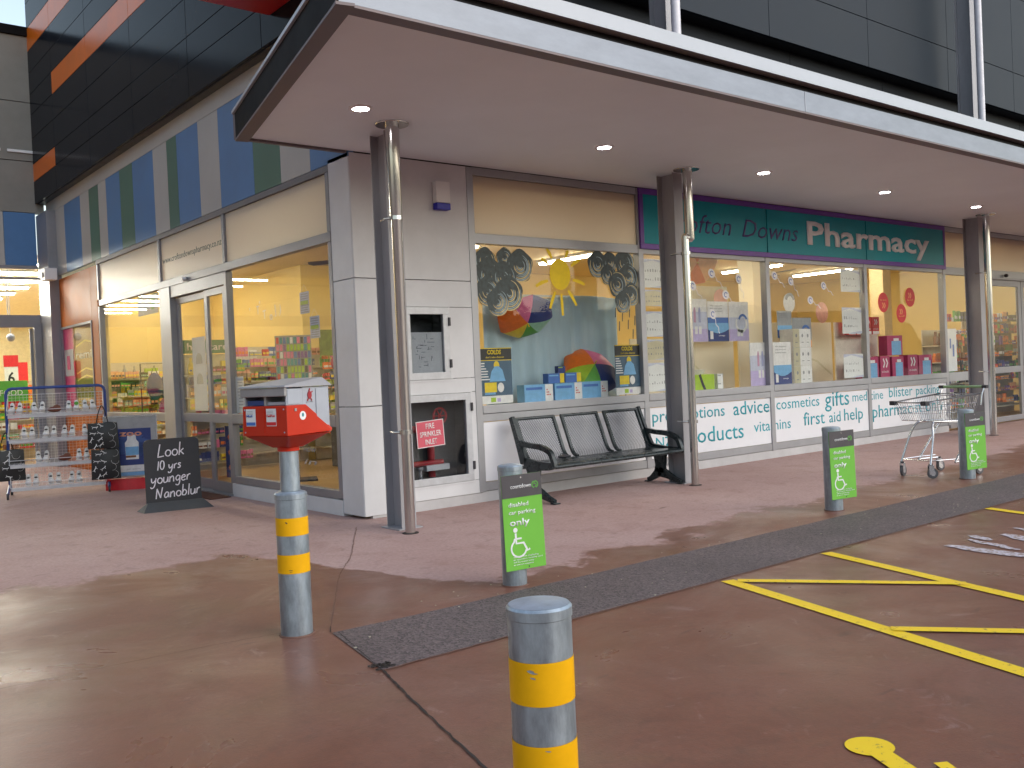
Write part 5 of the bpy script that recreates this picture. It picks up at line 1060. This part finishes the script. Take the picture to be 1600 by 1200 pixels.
def redbox(x, z, w_, h_, lab, arrows, y=.16):
    t_ = thing('carton', lab, 'box', (x, y, z), 0, 'large red cartons in the fourth window'); bx('carton_body', (0, 0, 0), (w_, .16, h_), PC['magenta'], t_, .003)
    if arrows: b = MB(); chev(b, w_ * .45, h_ * .68, .15, frA(0, 0, -.001)); b.build('arrows_print', PC['white'], t_); text('tri-health', frA(w_ * .12, h_ * .25, -.001), PC['white'], t_, width=w_ * .72, height=.04)
    else: bx('bottle_print', (w_ * .28, -.0018, .005), (w_ * .9, -.0003, h_ * .72), PC['sky'], t_); bx('cap_print', (w_ * .42, -.0018, h_ * .73), (w_ * .76, -.0003, h_ * .86), PC['white'], t_)
redbox(9.60, 1.037, .46, .37, 'red carton with a pale blue bottle print, at the left end of the lower row', False); redbox(10.12, 1.037, .30, .38, 'red carton with white arrows, second in the lower row', True); redbox(10.50, 1.037, .38, .36, 'red carton with a white bottle print, third in the lower row', False); redbox(11.02, 1.037, .34, .38, 'red carton with white arrows, fourth in the lower row', True); redbox(11.40, 1.037, .46, .37, 'red carton with a pale blue bottle print, at the right end of the lower row', False)
redbox(10.36, 1.42, .50, .34, 'large red carton with a blue bottle print, stacked on the lower row', False)
bn = bxo('banner_card', (12.30, .07, 1.08), (12.62, .075, 1.86), PAPER, 'tall white card with blue figures at the narrow right window', 'card'); b = MB(); b.box((.0, 0, 0), (.05, .001, .18), Matrix.Translation((12.36, .066, 1.5))); b.box((.0, 0, 0), (.06, .001, .22), Matrix.Translation((12.46, .066, 1.35))); b.build('figure_print', PC['blue'], bn)

# ================================================================== INTERIOR FITTINGS
prod_boxes = {}
def pm_(kind, c):
    k = (kind, c)
    if k not in prod_boxes:
        b = MB()
        if kind == 'box': b.box((-.05, -.03, 0), (.05, .03, .15))
        elif kind == 'wide': b.box((-.075, -.03, 0), (.075, .03, .12))
        elif kind == 'tub': b.lathe([(.045, 0), (.045, .10), (.03, .115), (.03, .14)], 10)
        else: b.lathe([(.032, 0), (.034, .11), (.014, .145), (.014, .19)], 10)
        prod_boxes[k] = b.mesh('product', PC[c], smooth=kind in ('tub', 'bottle'))
    return prod_boxes[k]
def shelving(name, lab, x0, x1, y, z0, z1, nsh, where, cols, rz=0.0, dens=.78, kinds=('box', 'wide', 'tub', 'bottle'), header=None, full=False):
    S_ = thing(name, lab, 'shelving', ((x0 + x1) / 2, y, 0), rz); L_ = x1 - x0
    bx('back_panel', (-L_ / 2, .16, .03), (L_ / 2, .18, z1), SHELFM, S_)
    Mx = Matrix.Translation(((x0 + x1) / 2, y, 0)) @ Matrix.Rotation(rz, 4, 'Z')
    for i in range(nsh):
        hid = i == 0 or (i == 1 and not full)
        z = z0 + (z1 - z0) * i / nsh; bx('shelf', (-L_ / 2, -.16, z), (L_ / 2, .159, z + .02), SHELFM, S_); q = -L_ / 2 + .08
        while q < L_ / 2 - .06:
            run = rnd.choice([2, 3, 3, 4]); c = rnd.choice(cols); kd = rnd.choice(kinds); kk = {'box': .11, 'wide': .16, 'tub': .10, 'bottle': .08}[kd] * 1.18
            for r_ in range(run):
                if q > L_ / 2 - .06: break
                if rnd.random() < min(1, dens * 1.15) and not hid:
                    p = Mx @ Vector((q, -.06 + rnd.uniform(-.02, .02), z + .021)); o = link_mesh('product', pm_(kd, c), None, p, (0, 0, rz + rnd.uniform(-.08, .08))); hh = (z1 - z0) / nsh / .24
                    o.scale = (1.22, 1.1, 1.12 * min(1.25, max(.8, hh)) * rnd.uniform(.9, 1.05))
                    tag(o, '%s %s on the %s shelf of %s' % (c, {'box': 'box', 'wide': 'wide pack', 'tub': 'tub', 'bottle': 'bottle'}[kd], ['lowest', 'second', 'third', 'fourth', 'fifth', 'sixth'][i], where), 'product', 'goods on %s' % where)
                q += kk
            q += .03
    if header: hb = bx('header_board', (-L_ / 2, -.02, z1 + .01), (L_ / 2, .02, z1 + .21), SIGNG, S_); text(header, frA(-L_ / 2 + .06, z1 + .06, -.022), PC['white'], S_, width=L_ - .12, height=.11, bold=.01)
    return S_
mix = ['orange', 'yellow', 'red', 'green', 'white', 'brown', 'lime', 'peach', 'navy', 'salmon']
shelving('shelf_unit', 'tall shelf unit on the back wall seen through the large side window', 1.55, 2.95, 6.85, .25, 2.05, 6, 'the back wall unit', mix)
shelving('shelf_unit', 'long shelf unit on the back wall behind the mailbox and corner', 3.05, 5.6, 6.75, .25, 2.0, 5, 'the long back wall unit', mix, dens=.6)
shelving('gondola', 'shelf gondola with green hair care header inside the side doors', .28, 1.02, 5.6, .25, 1.90, 5, 'the hair care gondola', ['orange', 'yellow', 'pink', 'white', 'peach', 'lilac'], header='hair care')
shelving('shelf_unit', 'shelf unit against the end wall seen through the far side window', .35, 2.6, 10.9, .2, 1.95, 5, 'the end wall unit', ['green', 'yellow', 'white', 'salmon', 'grey', 'lime'], dens=.8)
shelving('shelf_unit', 'low shelf unit inside the right-hand doors', 15.45, 17.8, 1.15, .2, 2.2, 5, 'the unit inside the right doors', ['orange', 'peach', 'green', 'brown', 'purple', 'salmon', 'grey'], dens=.8)
shelving('shelf_unit', 'wooden look shelf unit behind the narrow right window', 13.75, 15.40, 1.15, .2, 1.9, 5, 'the unit behind the narrow window', ['orange', 'brown', 'yellow', 'red', 'green'], dens=.8)
def clutter(name, lab, x0, x1, y, rows_, cols, seed, hmax=.16):
    # small goods packed in front of the shelving: too many and too small to pick apart
    r2 = random.Random(seed); me = bpy.data.meshes.new(name); V = []; F = []; MI = []
    for z in rows_:
        x = x0
        while x < x1:
            run = r2.randint(2, 5); c = r2.randrange(len(cols)); w_ = r2.uniform(.035, .075); h = r2.uniform(.07, hmax); c2 = r2.randrange(len(cols))
            for k in range(run):
                hh = h * r2.uniform(.94, 1.04); yy = y + r2.uniform(-.02, .02)
                for (a, b_, zz, h2, ci, g) in ((0, w_ * .88, 0, hh, c, 0), (w_ * .12, w_ * .76, hh * .25, hh * .3, c2, -.002)):
                    o = len(V); xx = x + a; V += [(xx, yy + g, z + zz), (xx + b_, yy + g, z + zz), (xx + b_, yy + .04, z + zz), (xx, yy + .04, z + zz), (xx, yy + g, z + zz + h2), (xx + b_, yy + g, z + zz + h2), (xx + b_, yy + .04, z + zz + h2), (xx, yy + .04, z + zz + h2)]
                    for f in ((0, 3, 2, 1), (4, 5, 6, 7), (0, 1, 5, 4), (1, 2, 6, 5), (2, 3, 7, 6), (3, 0, 4, 7)): F.append(tuple(i + o for i in f)); MI.append(ci)
                x += w_
            x += r2.uniform(0, .03)
    me.from_pydata(V, [], F)
    for c in cols: me.materials.append(PC[c])
    me.polygons.foreach_set('material_index', MI); o = bpy.data.objects.new(name, me); COL.objects.link(o); tag(o, lab, 'goods', None, 'stuff')
allc = ['red', 'orange', 'yellow', 'white', 'green', 'brown', 'navy', 'pink', 'lime', 'peach', 'black', 'blue', 'grey', 'salmon']
clutter('small_goods', 'small mixed packets crowding the back wall shelves behind the large side window', 1.5, 2.95, 6.60, [.60, .78, .96, 1.14, 1.33, 1.52, 1.70, 1.88], allc, 1)
clutter('small_goods', 'small mixed packets crowding the long back wall shelves', 3.05, 5.6, 6.50, [.5, .7, .9, 1.08, 1.26, 1.44, 1.62, 1.80, 1.97], allc, 2)
clutter('small_goods', 'small pale packets crowding the end wall shelves behind the far side window', .3, 2.7, 10.66, [.3, .5, .7, .9, 1.1, 1.28, 1.46, 1.64], ['white', 'green', 'yellow', 'mint', 'grey', 'salmon', 'peach', 'black'], 3)
clutter('small_goods', 'small packets crowding the hair care gondola', .28, 1.02, 5.38, [.3, .5, .7, .9, 1.08, 1.26, 1.44, 1.62], ['orange', 'yellow', 'white', 'pink', 'navy', 'peach', 'brown', 'green'], 4)
clutter('small_goods', 'small mixed goods crowding the shelves inside the right-hand doors', 13.8, 17.8, .92, [.3, .55, .8, 1.05, 1.3, 1.55, 1.8, 2.05], ['orange', 'brown', 'green', 'red', 'black', 'peach', 'purple', 'white', 'navy'], 5, .22)
clutter('small_goods', 'small groceries crowding the supermarket gondolas', -2.6, .1, 13.38, [.3, .5, .7, .9, 1.1, 1.3], ['yellow', 'orange', 'red', 'brown', 'white', 'green'], 6)
# card spinner
CS = thing('card_stand', 'tall stand packed with small patterned cards behind the large side window', 'stand', (1.27, 4.0, 0), R(-25)); bx('panel', (-.25, -.01, .9), (.25, .01, 2.08), PC['grey'], CS); MB().tube([(0, .03, .03), (0, .03, 1.0)], .02, 8).build('pole', CHROME, CS); bx('foot', (-.25, -.2, .023), (.25, .25, .045), DKPL, CS)
cks = ['red', 'blue', 'pink', 'teal', 'white', 'black', 'purple', 'lime']
cme = {c: MB().box((-.018, -.004, -.045), (.018, .004, .045)).mesh('card', PC[c]) for c in cks}
for j in range(11):
    for i in range(10):
        c = 'lime' if j in (3, 6, 9) and 2 < i < 8 else rnd.choice(cks); link_mesh('card', cme[c], CS, (-.215 + i * .048, -.016, .98 + j * .103), (R(-8), 0, rnd.uniform(-.1, .1)))
# hanging cards in side window
for k, (y, z, lab) in enumerate(((1.25, 2.295, 'small grey and green patterned card hung in the large side window, upper of two'), (1.03, 2.01, 'small grey and green patterned card hung in the large side window, lower of two'))):
    t_ = thing('hanging_card', lab, 'card', (.08, y, z)); b = MB(); b.box((-.001, -.11, -.12), (.002, .11, .12)); b.build('sheet', PC['lavender'], t_); b = MB()
    for i in range(9): b.box((-.003, -.10 + rnd.uniform(0, .02), -.11 + i * .025), (-.0015, .10 - rnd.uniform(0, .03), -.10 + i * .025))
    b.build('print_lines', PC['grey'], t_); bx('green_band', (-.0045, -.09, -.02), (-.0031, .09, .02), PC['lime'], t_); MB().tube([(0, -.08, .12), (0, 0, .2), (0, .08, .12)], .0015, 4).build('string', PC['white'], t_)
# reflection of a sign, painted as white letters on the pane
for i, (s, y, z, a) in enumerate((("'", 2.62, 2.30, 0), ('T', 2.42, 2.31, 0), ("'", 2.33, 2.36, 0), ('T', 2.24, 2.24, 4), ('o', 2.06, 2.22, -4), ('J', 1.92, 2.28, 8), (')', 1.80, 2.28, -10))):
    text(s, frB(y, z - .06, .036) @ Matrix.Rotation(R(a), 4, 'Z'), PC['white'], None, size=.15, bold=.0, name='reflected_letter', label='painted reflection letter %s on the large side window, %s' % (s if s != "'" else 'dash', ['far left', 'between the dash and the raised dash', 'raised between the two T shapes', 'lower second T shape', 'round one', 'hook shaped', 'curved, far right'][i]), cat='letter')
# green and purple sign in far side window, notice papers
t_ = thing('window_sign', 'small grey sign with a green spot hung in the far side window', 'sign', (.07, 6.40, 2.70)); bx('sheet', (-.002, -.46, -.15), (.002, .46, .15), PC['grey'], t_); b = MB(); b.prism(disc(.11, 20, .22, .02), .001, frB(0, 0, -.003)); b.build('green_spot', PC['green'], t_); text('be well', frB(.38, -.02, -.003), PC['purple'], t_, width=.3, height=.05)
t_ = bxo('notice', (.052, 2.94, 1.06), (.055, 3.18, 1.52), PAPER, 'pale paper notice at the left edge of the large side window', 'notice'); b = MB()
for k in range(9): b.box((.0495, 2.97, 1.12 + k * .04), (.0515, 3.14 - rnd.uniform(0, .06), 1.13 + k * .04))
b.build('print_lines', PC['grey'], t_)
t_ = thing('door_poster', 'tall white poster with two grey heads on the sliding door', 'poster', (.12, 4.55, 1.08)); bx('sheet', (0, -.24, 0), (.003, .24, 1.02), PAPER, t_)
for k, z in enumerate((.42, .70)): b = MB(); b.prism([(-.11, z - .05), (.12, z - .05)] + [(.115 * math.cos(R(a)), z + .10 * math.sin(R(a))) for a in range(0, 181, 20)], .001, frB(0, 0, -.002)); b.build('head_print', PC['grey'], t_)
t_ = thing('door_poster', 'dark blue and red poster low behind the sliding door glass', 'poster', (.14, 3.62, .2)); bx('sheet', (0, -.2, 0), (.003, .2, .68), PC['navy'], t_)
for k in range(3): b = MB(); b.ribbon([(-.1, .12 + k * .2), (.02, .2 + k * .2), (.1, .1 + k * .2)], .05, .001, frB(0, 0, -.002)); b.build('flame_print', PC['orange'], t_)
# dark coats / bags hung behind the far window, oval balloons, green poster
for k, (x, y, z, c) in enumerate(((.75, 8.3, 1.45, 'navy'), (1.0, 8.4, 1.42, 'navy'), (1.25, 8.45, 1.40, 'black'))):
    t_ = thing('hanging_bag', 'dark padded bag hanging behind the far side window, %s of three' % ['left', 'middle', 'right'][k], 'bag', (x, y, z), 0, 'dark bags behind the far side window'); MB().ellipsoid((0, 0, 0), (.14, .08, .24), 14, 10).build('body', PC[c], t_, smooth=True); MB().tube([(-.06, 0, .2), (0, 0, .36), (.06, 0, .2)], .008, 6).build('strap', DKPL, t_)
t_ = thing('clothes_rail', 'thin dark rail holding the padded bags behind the far side window', 'rail', (1.0, 8.4, 0)); MB().tube([(-.45, 0, .03), (-.45, 0, 1.85), (.45, 0, 1.85), (.45, 0, .03)], .012, 8).build('rail', DKPL, t_, smooth=True)
t_ = thing('gift_figure', 'red rounded gift basket on the low stand behind the far side window', 'basket', (.55, 7.2, .85)); MB().ellipsoid((0, 0, .2), (.12, .1, .22)).build('body', PC['magenta'], t_, smooth=True); MB().lathe([(.08, 0), (.14, .05)], 12).build('base', PC['brown'], t_)
t_ = thing('display_table', 'white low table behind the far side window', 'table', (.6, 7.2, 0)); bx('top', (-.35, -.25, .80), (.35, .25, .83), SHELFM, t_)
for sx in (-.3, .3):
    for sy in (-.2, .2): bx('leg', (sx - .015, sy - .015, .025), (sx + .015, sy + .015, .80), SHELFM, t_)
bxo('green_poster', (2.95, 6.4, 1.85), (3.6, 6.42, 2.30), mat('olive_poster', (.10, .17, .03), .6, 0, ns=9, na=.6), 'large green poster hung over the back shelves', 'poster')
for k, (x, z, c) in enumerate(((3.08, 2.06, 'red'), (3.04, 1.72, 'magenta'), (3.45, 1.80, 'yellow'))): t_ = thing('hanging_ornament', '%s oval ornament hung in front of the green poster' % c, 'ornament', (x, 6.0, z)); MB().ellipsoid((0, 0, 0), (.11, .06, .15), 14, 10).build('body', PC[c], t_, smooth=True); MB().tube([(0, 0, .15), (0, 0, .4)], .003, 4).build('string', DKPL, t_)
t_ = thing('counter', 'dark counter behind the large side window, beside the card stand', 'counter', (3.1, 5.2, 0)); bx('body', (-.5, -.3, .025), (.5, .3, .85), DARKG, t_, .01); bx('top', (-.54, -.34, .85), (.54, .34, .89), mat('counter_top', (.30, .20, .10), .4), t_, .006)
t_ = thing('shopping_basket', 'dark green basket of goods on the counter', 'basket', (2.85, 5.1, .89)); V = [(-.2, -.14, 0), (.2, -.14, 0), (.2, .14, 0), (-.2, .14, 0), (-.25, -.18, .25), (.25, -.18, .25), (.25, .18, .25), (-.25, .18, .25)]; MB().add(V, [(3, 2, 1, 0), (0, 1, 5, 4), (1, 2, 6, 5), (2, 3, 7, 6), (3, 0, 4, 7)]).build('body', PC['teal'], t_)
bxo('floor_bin', (.75, 1.3, .023), (1.15, 1.8, .42), PC['navy'], 'dark blue floor bin low behind the large side window', 'bin')
t_ = thing('window_script', 'white script lettering low on the large side window', 'lettering', (.036, 1.35, .78))
for k, s in enumerate(('for', 'now', 'in')): text(s, frB(-.0 + .0, -.14 * k, 0), PC['grey'], t_, width=.30, height=.07, shear=.2)
# ceiling fans
def fan(x, y, z, rz, lab):
    t_ = thing('ceiling_fan', lab, 'fan', (x, y, z), rz); MB().lathe([(.012, 0), (.012, 3.5 - z - .001)], 10).build('rod', SHELFM, t_); MB().lathe([(.02, -.06), (.08, -.05), (.09, .03), (.02, .05)], 16).build('motor', SHELFM, t_, smooth=True)
    for k in range(3):
        a = k * 2 * math.pi / 3; b = MB(); b.prism([(.08, -.03), (.30, -.075), (.62, -.07), (.66, 0), (.62, .07), (.30, .06), (.08, .03)], .008, Matrix.Rotation(a, 4, 'Z') @ Matrix.Rotation(R(14), 4, 'X')); b.build('blade', DARKG, t_)
fan(11.1, 3.0, 3.15, .4, 'ceiling fan seen through the middle teal-signed window'); fan(1.95, 3.6, 3.12, R(235), 'ceiling fan whose dark blade shows at the top of the large side window')
# chair + racks seen left of interior column
t_ = thing('wooden_rack', 'small wooden rack far inside the left teal-signed window', 'rack', (9.3, 5.2, 0));
for z in (.4, .8, 1.2, 1.5): bx('shelf', (-.3, -.15, z), (.3, .15, z + .03), BROWN, t_)
for sx in (-.3, .28): bx('post', (sx, -.15, .023), (sx + .02, -.13, 1.8), BROWN, t_)

# ================================================================== SUPERMARKET: dark box, striped wall end, glazed entrance
SM = thing('supermarket_building', 'supermarket with charcoal and orange cladding, grey panels and a glazed entrance', 'building')
zs = [5.14, 5.58, 5.92, 6.42, 6.88, 7.28, 7.70, 8.13, 8.57, 9.05, 9.6, 10.3]; ys = [12.02, 10.34, 8.15, 5.93, 3.7, 1.5, -.1]
for i in range(len(zs) - 1):
    for j in range(len(ys) - 1):
        m = DARKC
        if i == 1 and j == 0: m = ORANGE
        if i == 4 and j >= 1: m = ORANGE
        if i == 7 : m = ORANGE
        bx('cladding_panel', (-.17, ys[j + 1] + .005, zs[i] + .005), (-.12, ys[j] - .005, zs[i + 1] - .005), m, SM, .003)
bx('cladding_backing', (-.118, -.10, 5.135), (-.002, 12.02, 10.3), BLACK, SM)
bx('cladding_end', (-.118, 12.021, 5.14), (.05, 12.06, 10.3), DARKC, SM)
rs_ = thing('red_blade_sign', 'dark red box sign jutting out from the charcoal cladding', 'sign', (0, 0, 0)); bx('box', (-2.0, -2.2, 5.42), (-.175, 1.25, 7.2), REDP, rs_, .01)
# orange shopfront wall with a framed window
for a, b_ in (((-.0, 8.765, .0), (.06, 9.14, 3.58)), ((0, 9.145, 2.66), (.06, 11.20, 3.58)), ((0, 9.145, .0), (.06, 11.20, 1.06))): bx('orange_panel', a, b_, ORANGE2, SM, .003)
fr = MB().box((-.015, 9.15, 1.065), (.05, 9.19, 2.655)).box((-.015, 11.16, 1.065), (.05, 11.20, 2.655)).box((-.015, 9.19, 2.615), (.05, 11.16, 2.655)).box((-.015, 9.19, 1.065), (.05, 11.16, 1.105)).build('poster_window', W_ALU_D, SM)
bx('dark_red_panel', (.02, 10.45, 1.106), (.03, 11.155, 2.612), PC['magenta'], fr); bx('white_logo_card', (.012, 10.50, 1.72), (.0185, 11.10, 2.22), PC['grey'], fr); bx('logo_mark', (.007, 10.72, 1.84), (.0115, 10.92, 2.10), PC['magenta'], fr)
bx('glass_pane', (.0, 9.19, 1.106), (.005, 10.44, 2.612), GLASS, fr); bx('back_panel', (.04, 9.19, 1.106), (.049, 10.445, 2.612), mat('amber_back', (.36, .20, .05), .2), fr)
text('remi', frB(10.40, 2.02, .037), PC['white'], fr, width=1.0, height=.16, bold=.01)  # mirrored store sign painted in as white letters behind the glass
for z in (2.25, 1.75, 1.62): q = MB(); q.ribbon([(0, 0), (.3, .05), (.6, .09), (.9, .06), (1.1, .04)], .03, .001, frB(10.38, z, .038)); q.build('light_reflection_streak', PC['yellow'], fr)  # reflected lights painted as yellow streaks
bx('corner_pier', (-.17, 11.21, 0), (.06, 12.0, 4.90), W_ALU_D, SM, .004)
cam_ = thing('security_camera', 'small white security camera box above the orange wall corner', 'camera', (-.20, 11.1, 3.55)); bx('housing', (-.10, -.14, 0), (.12, .14, .22), WHITE, cam_, .01); MB().tube([(-.12, 0, .1), (-.10, 0, .1)], .05, 12).build('lens', DKPL, cam_)
# unseen block added on the left, outside the frame, to shade the court
bx('added_shade_block', (-16, -.5, 0), (-9.4, 12, 8.4), GREYW, SM)
# wall facing the camera at y = 12
FY_ = 12.0
for (z0, z1) in ((4.97, 5.965), (5.98, 7.12), (7.135, 8.42)):
    for (x0, x1) in ((-3.0, -.01), (-6.0, -3.01), (-9.0, -6.01)): bx('precast_panel', (x0, FY_, z0), (x1, FY_ + .2, z1), GREYW, SM, .004)
bx('parapet_cap', (-9, FY_ - .05, 8.425), (.0, FY_ + .25, 8.60), FASC_D, SM); bx('light_strip', (-.62, FY_ - .03, 6.13), (-.10, FY_ - .002, 6.18), WHITE, SM); bx('light_strip', (-1.4, FY_ - .03, 6.13), (-.74, FY_ - .002, 6.18), WHITE, SM)
for (x0, x1, m) in ((-.745, -.175, SBLUE), (-.90, -.75, SWHITE), (-1.8, -.905, SGREEN), (-2.4, -1.805, SWHITE), (-3.6, -2.405, SBLUE), (-5.5, -3.605, SWHITE), (-9, -5.505, SBLUE)): bx('stripe_panel', (x0, FY_, 3.93), (x1 - .004, FY_ + .12, 4.96), m, SM, .003)
for z0, z1 in ((3.86, 3.925), (3.66, 3.70), (2.72, 2.96)): bx('transom', (-9, FY_ - .01, z0), (-.172, FY_ + .09, z1), W_ALU_D, SM)
bx('door_stile', (-.30, FY_ - .03, .0), (-.172, FY_ + .09, 2.72), W_ALU_D, SM, .004); bx('door_stile', (-.36, FY_ + .1, .03), (-.30, FY_ + .14, 2.70), W_ALU_D, SM)
bx('glass_pane', (-9, FY_ + .03, 2.965), (-.175, FY_ + .038, 3.655), GLASS, SM); bx('glass_pane', (-9, FY_ + .03, 3.705), (-.175, FY_ + .038, 3.855), GLASS, SM); bx('glass_pane', (-2.2, FY_ + .03, .03), (-.31, FY_ + .038, 2.715), GLASS, SM); bx('mullion', (-2.28, FY_, 0), (-2.2, FY_ + .09, 2.72), W_ALU_D, SM); bx('glass_pane', (-9, FY_ + .03, .03), (-2.29, FY_ + .038, 2.715), GLASS, SM)
bx('pendant_rod', (-.75, FY_ + .05, 2.965), (-.735, FY_ + .065, 3.655), W_ALU, SM)
bx('store_floor', (-9, 12.15, .002), (5, 34, .02), FLOORI, kind='structure'); SW_ = mat('store_wall_cream', (.78, .72, .50), .7); bx('store_ceiling', (-9, 12.15, 4.10), (5, 34, 4.16), mat('store_ceiling_white', (.80, .76, .60), .8), kind='structure')
bx('store_wall', (5, 12.15, .02), (5.1, 34, 4.1), SW_, SM); bx('store_wall', (-9, 34, .02), (5, 34.1, 4.1), SW_, SM); bx('store_wall', (-9.1, 12.15, .02), (-9.0, 34, 4.1), SW_, SM); bx('store_wall', (.10, 12.12, .02), (5, 12.2, 4.1), SW_, SM)
b = MB(); b.box((-3.2, -.06, -.04), (3.2, .06, 0)); stm = b.mesh('tube', TUBES)
b = MB(); b.box((-3.25, -.09, .0), (3.25, .09, .03)); stb = b.mesh('housing', WHITE)
for k in range(13):
    y = 12.75 + k * 1.55 ; l = thing('ceiling_light', 'long supermarket ceiling light, %s row back from the entrance' % ['first', 'second', 'third', 'fourth', 'fifth', 'sixth', 'seventh', 'eighth', 'ninth', 'tenth', 'eleventh', 'twelfth', 'thirteenth'][k], 'light', (-2.4 - .0 * k, y, 4.05), 0, 'long ceiling lights in the supermarket'); link_mesh('housing', stb, l); link_mesh('tube', stm, l)
t_ = thing('price_sign', 'red and white hanging price sign with a black 6 inside the supermarket', 'sign', (-.55, 13.6, 1.58)); bx('card', (0, 0, 0), (.26, .01, .62), PC['white'], t_); bx('red_top', (-.01, -.006, .42), (.27, -.0005, .66), PC['red'], t_); text('6', frA(.06, .08, -.002), PC['black'], t_, width=.13, height=.24, bold=.02)
for k, x in enumerate((-1.05, -.22)): t_ = bxo('red_card', (x, 14.0, 1.65), (x + .2, 14.01, 2.1), PC['red'], 'plain red offer card inside the supermarket, %s of the price sign' % ['left', 'right'][k], 'card')
t_ = thing('green_banner', 'green banner with pale lettering behind the wire rack', 'banner', (-1.9, 13.0, 1.28)); bx('cloth', (0, 0, 0), (1.65, .01, .42), PC['green'], t_); text('TO FRESH FOOD', frA(.4, .12, -.003), PC['white'], t_, width=1.15, height=.12)
shelving('gondola', 'low supermarket gondola of red tins behind the green banner', -.9, .1, 13.9, .3, 1.7, 5, 'the supermarket gondola', ['red', 'red', 'orange', 'yellow'], dens=.8, kinds=('tub', 'box'))
shelving('gondola', 'long low supermarket gondola at the left edge behind the wire rack', -2.6, -1.0, 13.6, .2, 1.2, 3, 'the left supermarket gondola', ['yellow', 'orange', 'grey', 'brown', 'peach'], dens=.9)
t_ = thing('convex_mirror', 'small round dome camera hanging under the entrance transom', 'camera', (-.62, 12.5, 2.55)); MB().ellipsoid((0, 0, 0), (.08, .08, .08)).build('dome', GREYPB, t_, smooth=True); MB().tube([(0, 0, .07), (0, 0, 1.5)], .008, 6).build('stem', GREYPB, t_)
t_ = thing('waste_bin', 'dark bin standing against the right-hand doorway', 'bin', (12.7, -.35, 0)); MB().lathe([(.15, .0), (.16, .72), (.17, .74), (.17, .78)], 24).build('body', mat('bin_navy', (.03, .04, .09), .4), t_, smooth=True); MB().lathe([(.16, .781), (.10, .86), (.02, .88)], 24).build('lid', DKPL, t_, smooth=True)

# ================================================================== across the car park (behind the camera, seen only in reflections)
LEAF = mat('foliage', (.030, .055, .022), .7, 0, ns=.6, na=.5); BARK = mat('bark', (.08, .06, .045), .9, 0)
def tree(x, y, h, sp_):
    r2 = random.Random(int(x * 7 + y * 3)); t_ = thing('tree', 'dark evergreen tree across the car park behind the camera', 'tree', (x, y, 0), r2.uniform(0, 6), 'trees across the car park')
    MB().tube([(0, 0, 0), (.05, .1, h * .3), (0, 0, h * .92)], .2, 8, rs=[.22, .16, .03]).build('trunk', BARK, t_, smooth=True)
    b = MB()
    for i in range(900):
        t = r2.random() ** .8; z = h * (.12 + .88 * t); rr = sp_ * (1 - t) ** .8 * math.sqrt(r2.random()) * (1 + .25 * math.sin(z * 3 + x)); a = r2.uniform(0, 6.28); c = Vector((rr * math.cos(a), rr * math.sin(a), z)); s = r2.uniform(.18, .42)
        d1 = Vector((r2.uniform(-1, 1), r2.uniform(-1, 1), r2.uniform(-.6, .3))).normalized() * s; d2 = Vector((r2.uniform(-1, 1), r2.uniform(-1, 1), r2.uniform(-.5, .5))).normalized() * s * .6; b.add([c - d1, c + d2, c + d1, c - d2], [(0, 1, 2, 3)])
    b.build('crown', LEAF, t_)
for i in range(26): tree(-38 + i * 3.6 + rnd.uniform(-1.2, 1.2), -46 + rnd.uniform(-3, 3), rnd.uniform(7, 9.8), rnd.uniform(2.4, 3.4))
b = MB(); n = 40; vs = []
for i in range(n + 1):
    x = -70 + 180 * i / n; h = 6.2 + 1.2 * math.sin(i * 1.3) + .8 * math.sin(i * 2.9); vs += [(x, -50, -.1), (x, -53, h * .7), (x, -60, h), (x, -80, h + 1), (x, -90, -.1)]
b.add(vs, [(5 * i + k, 5 * i + k + 1, 5 * i + k + 6, 5 * i + k + 5) for i in range(n) for k in range(4)]); b.build('hillside', LEAF, kind='structure')
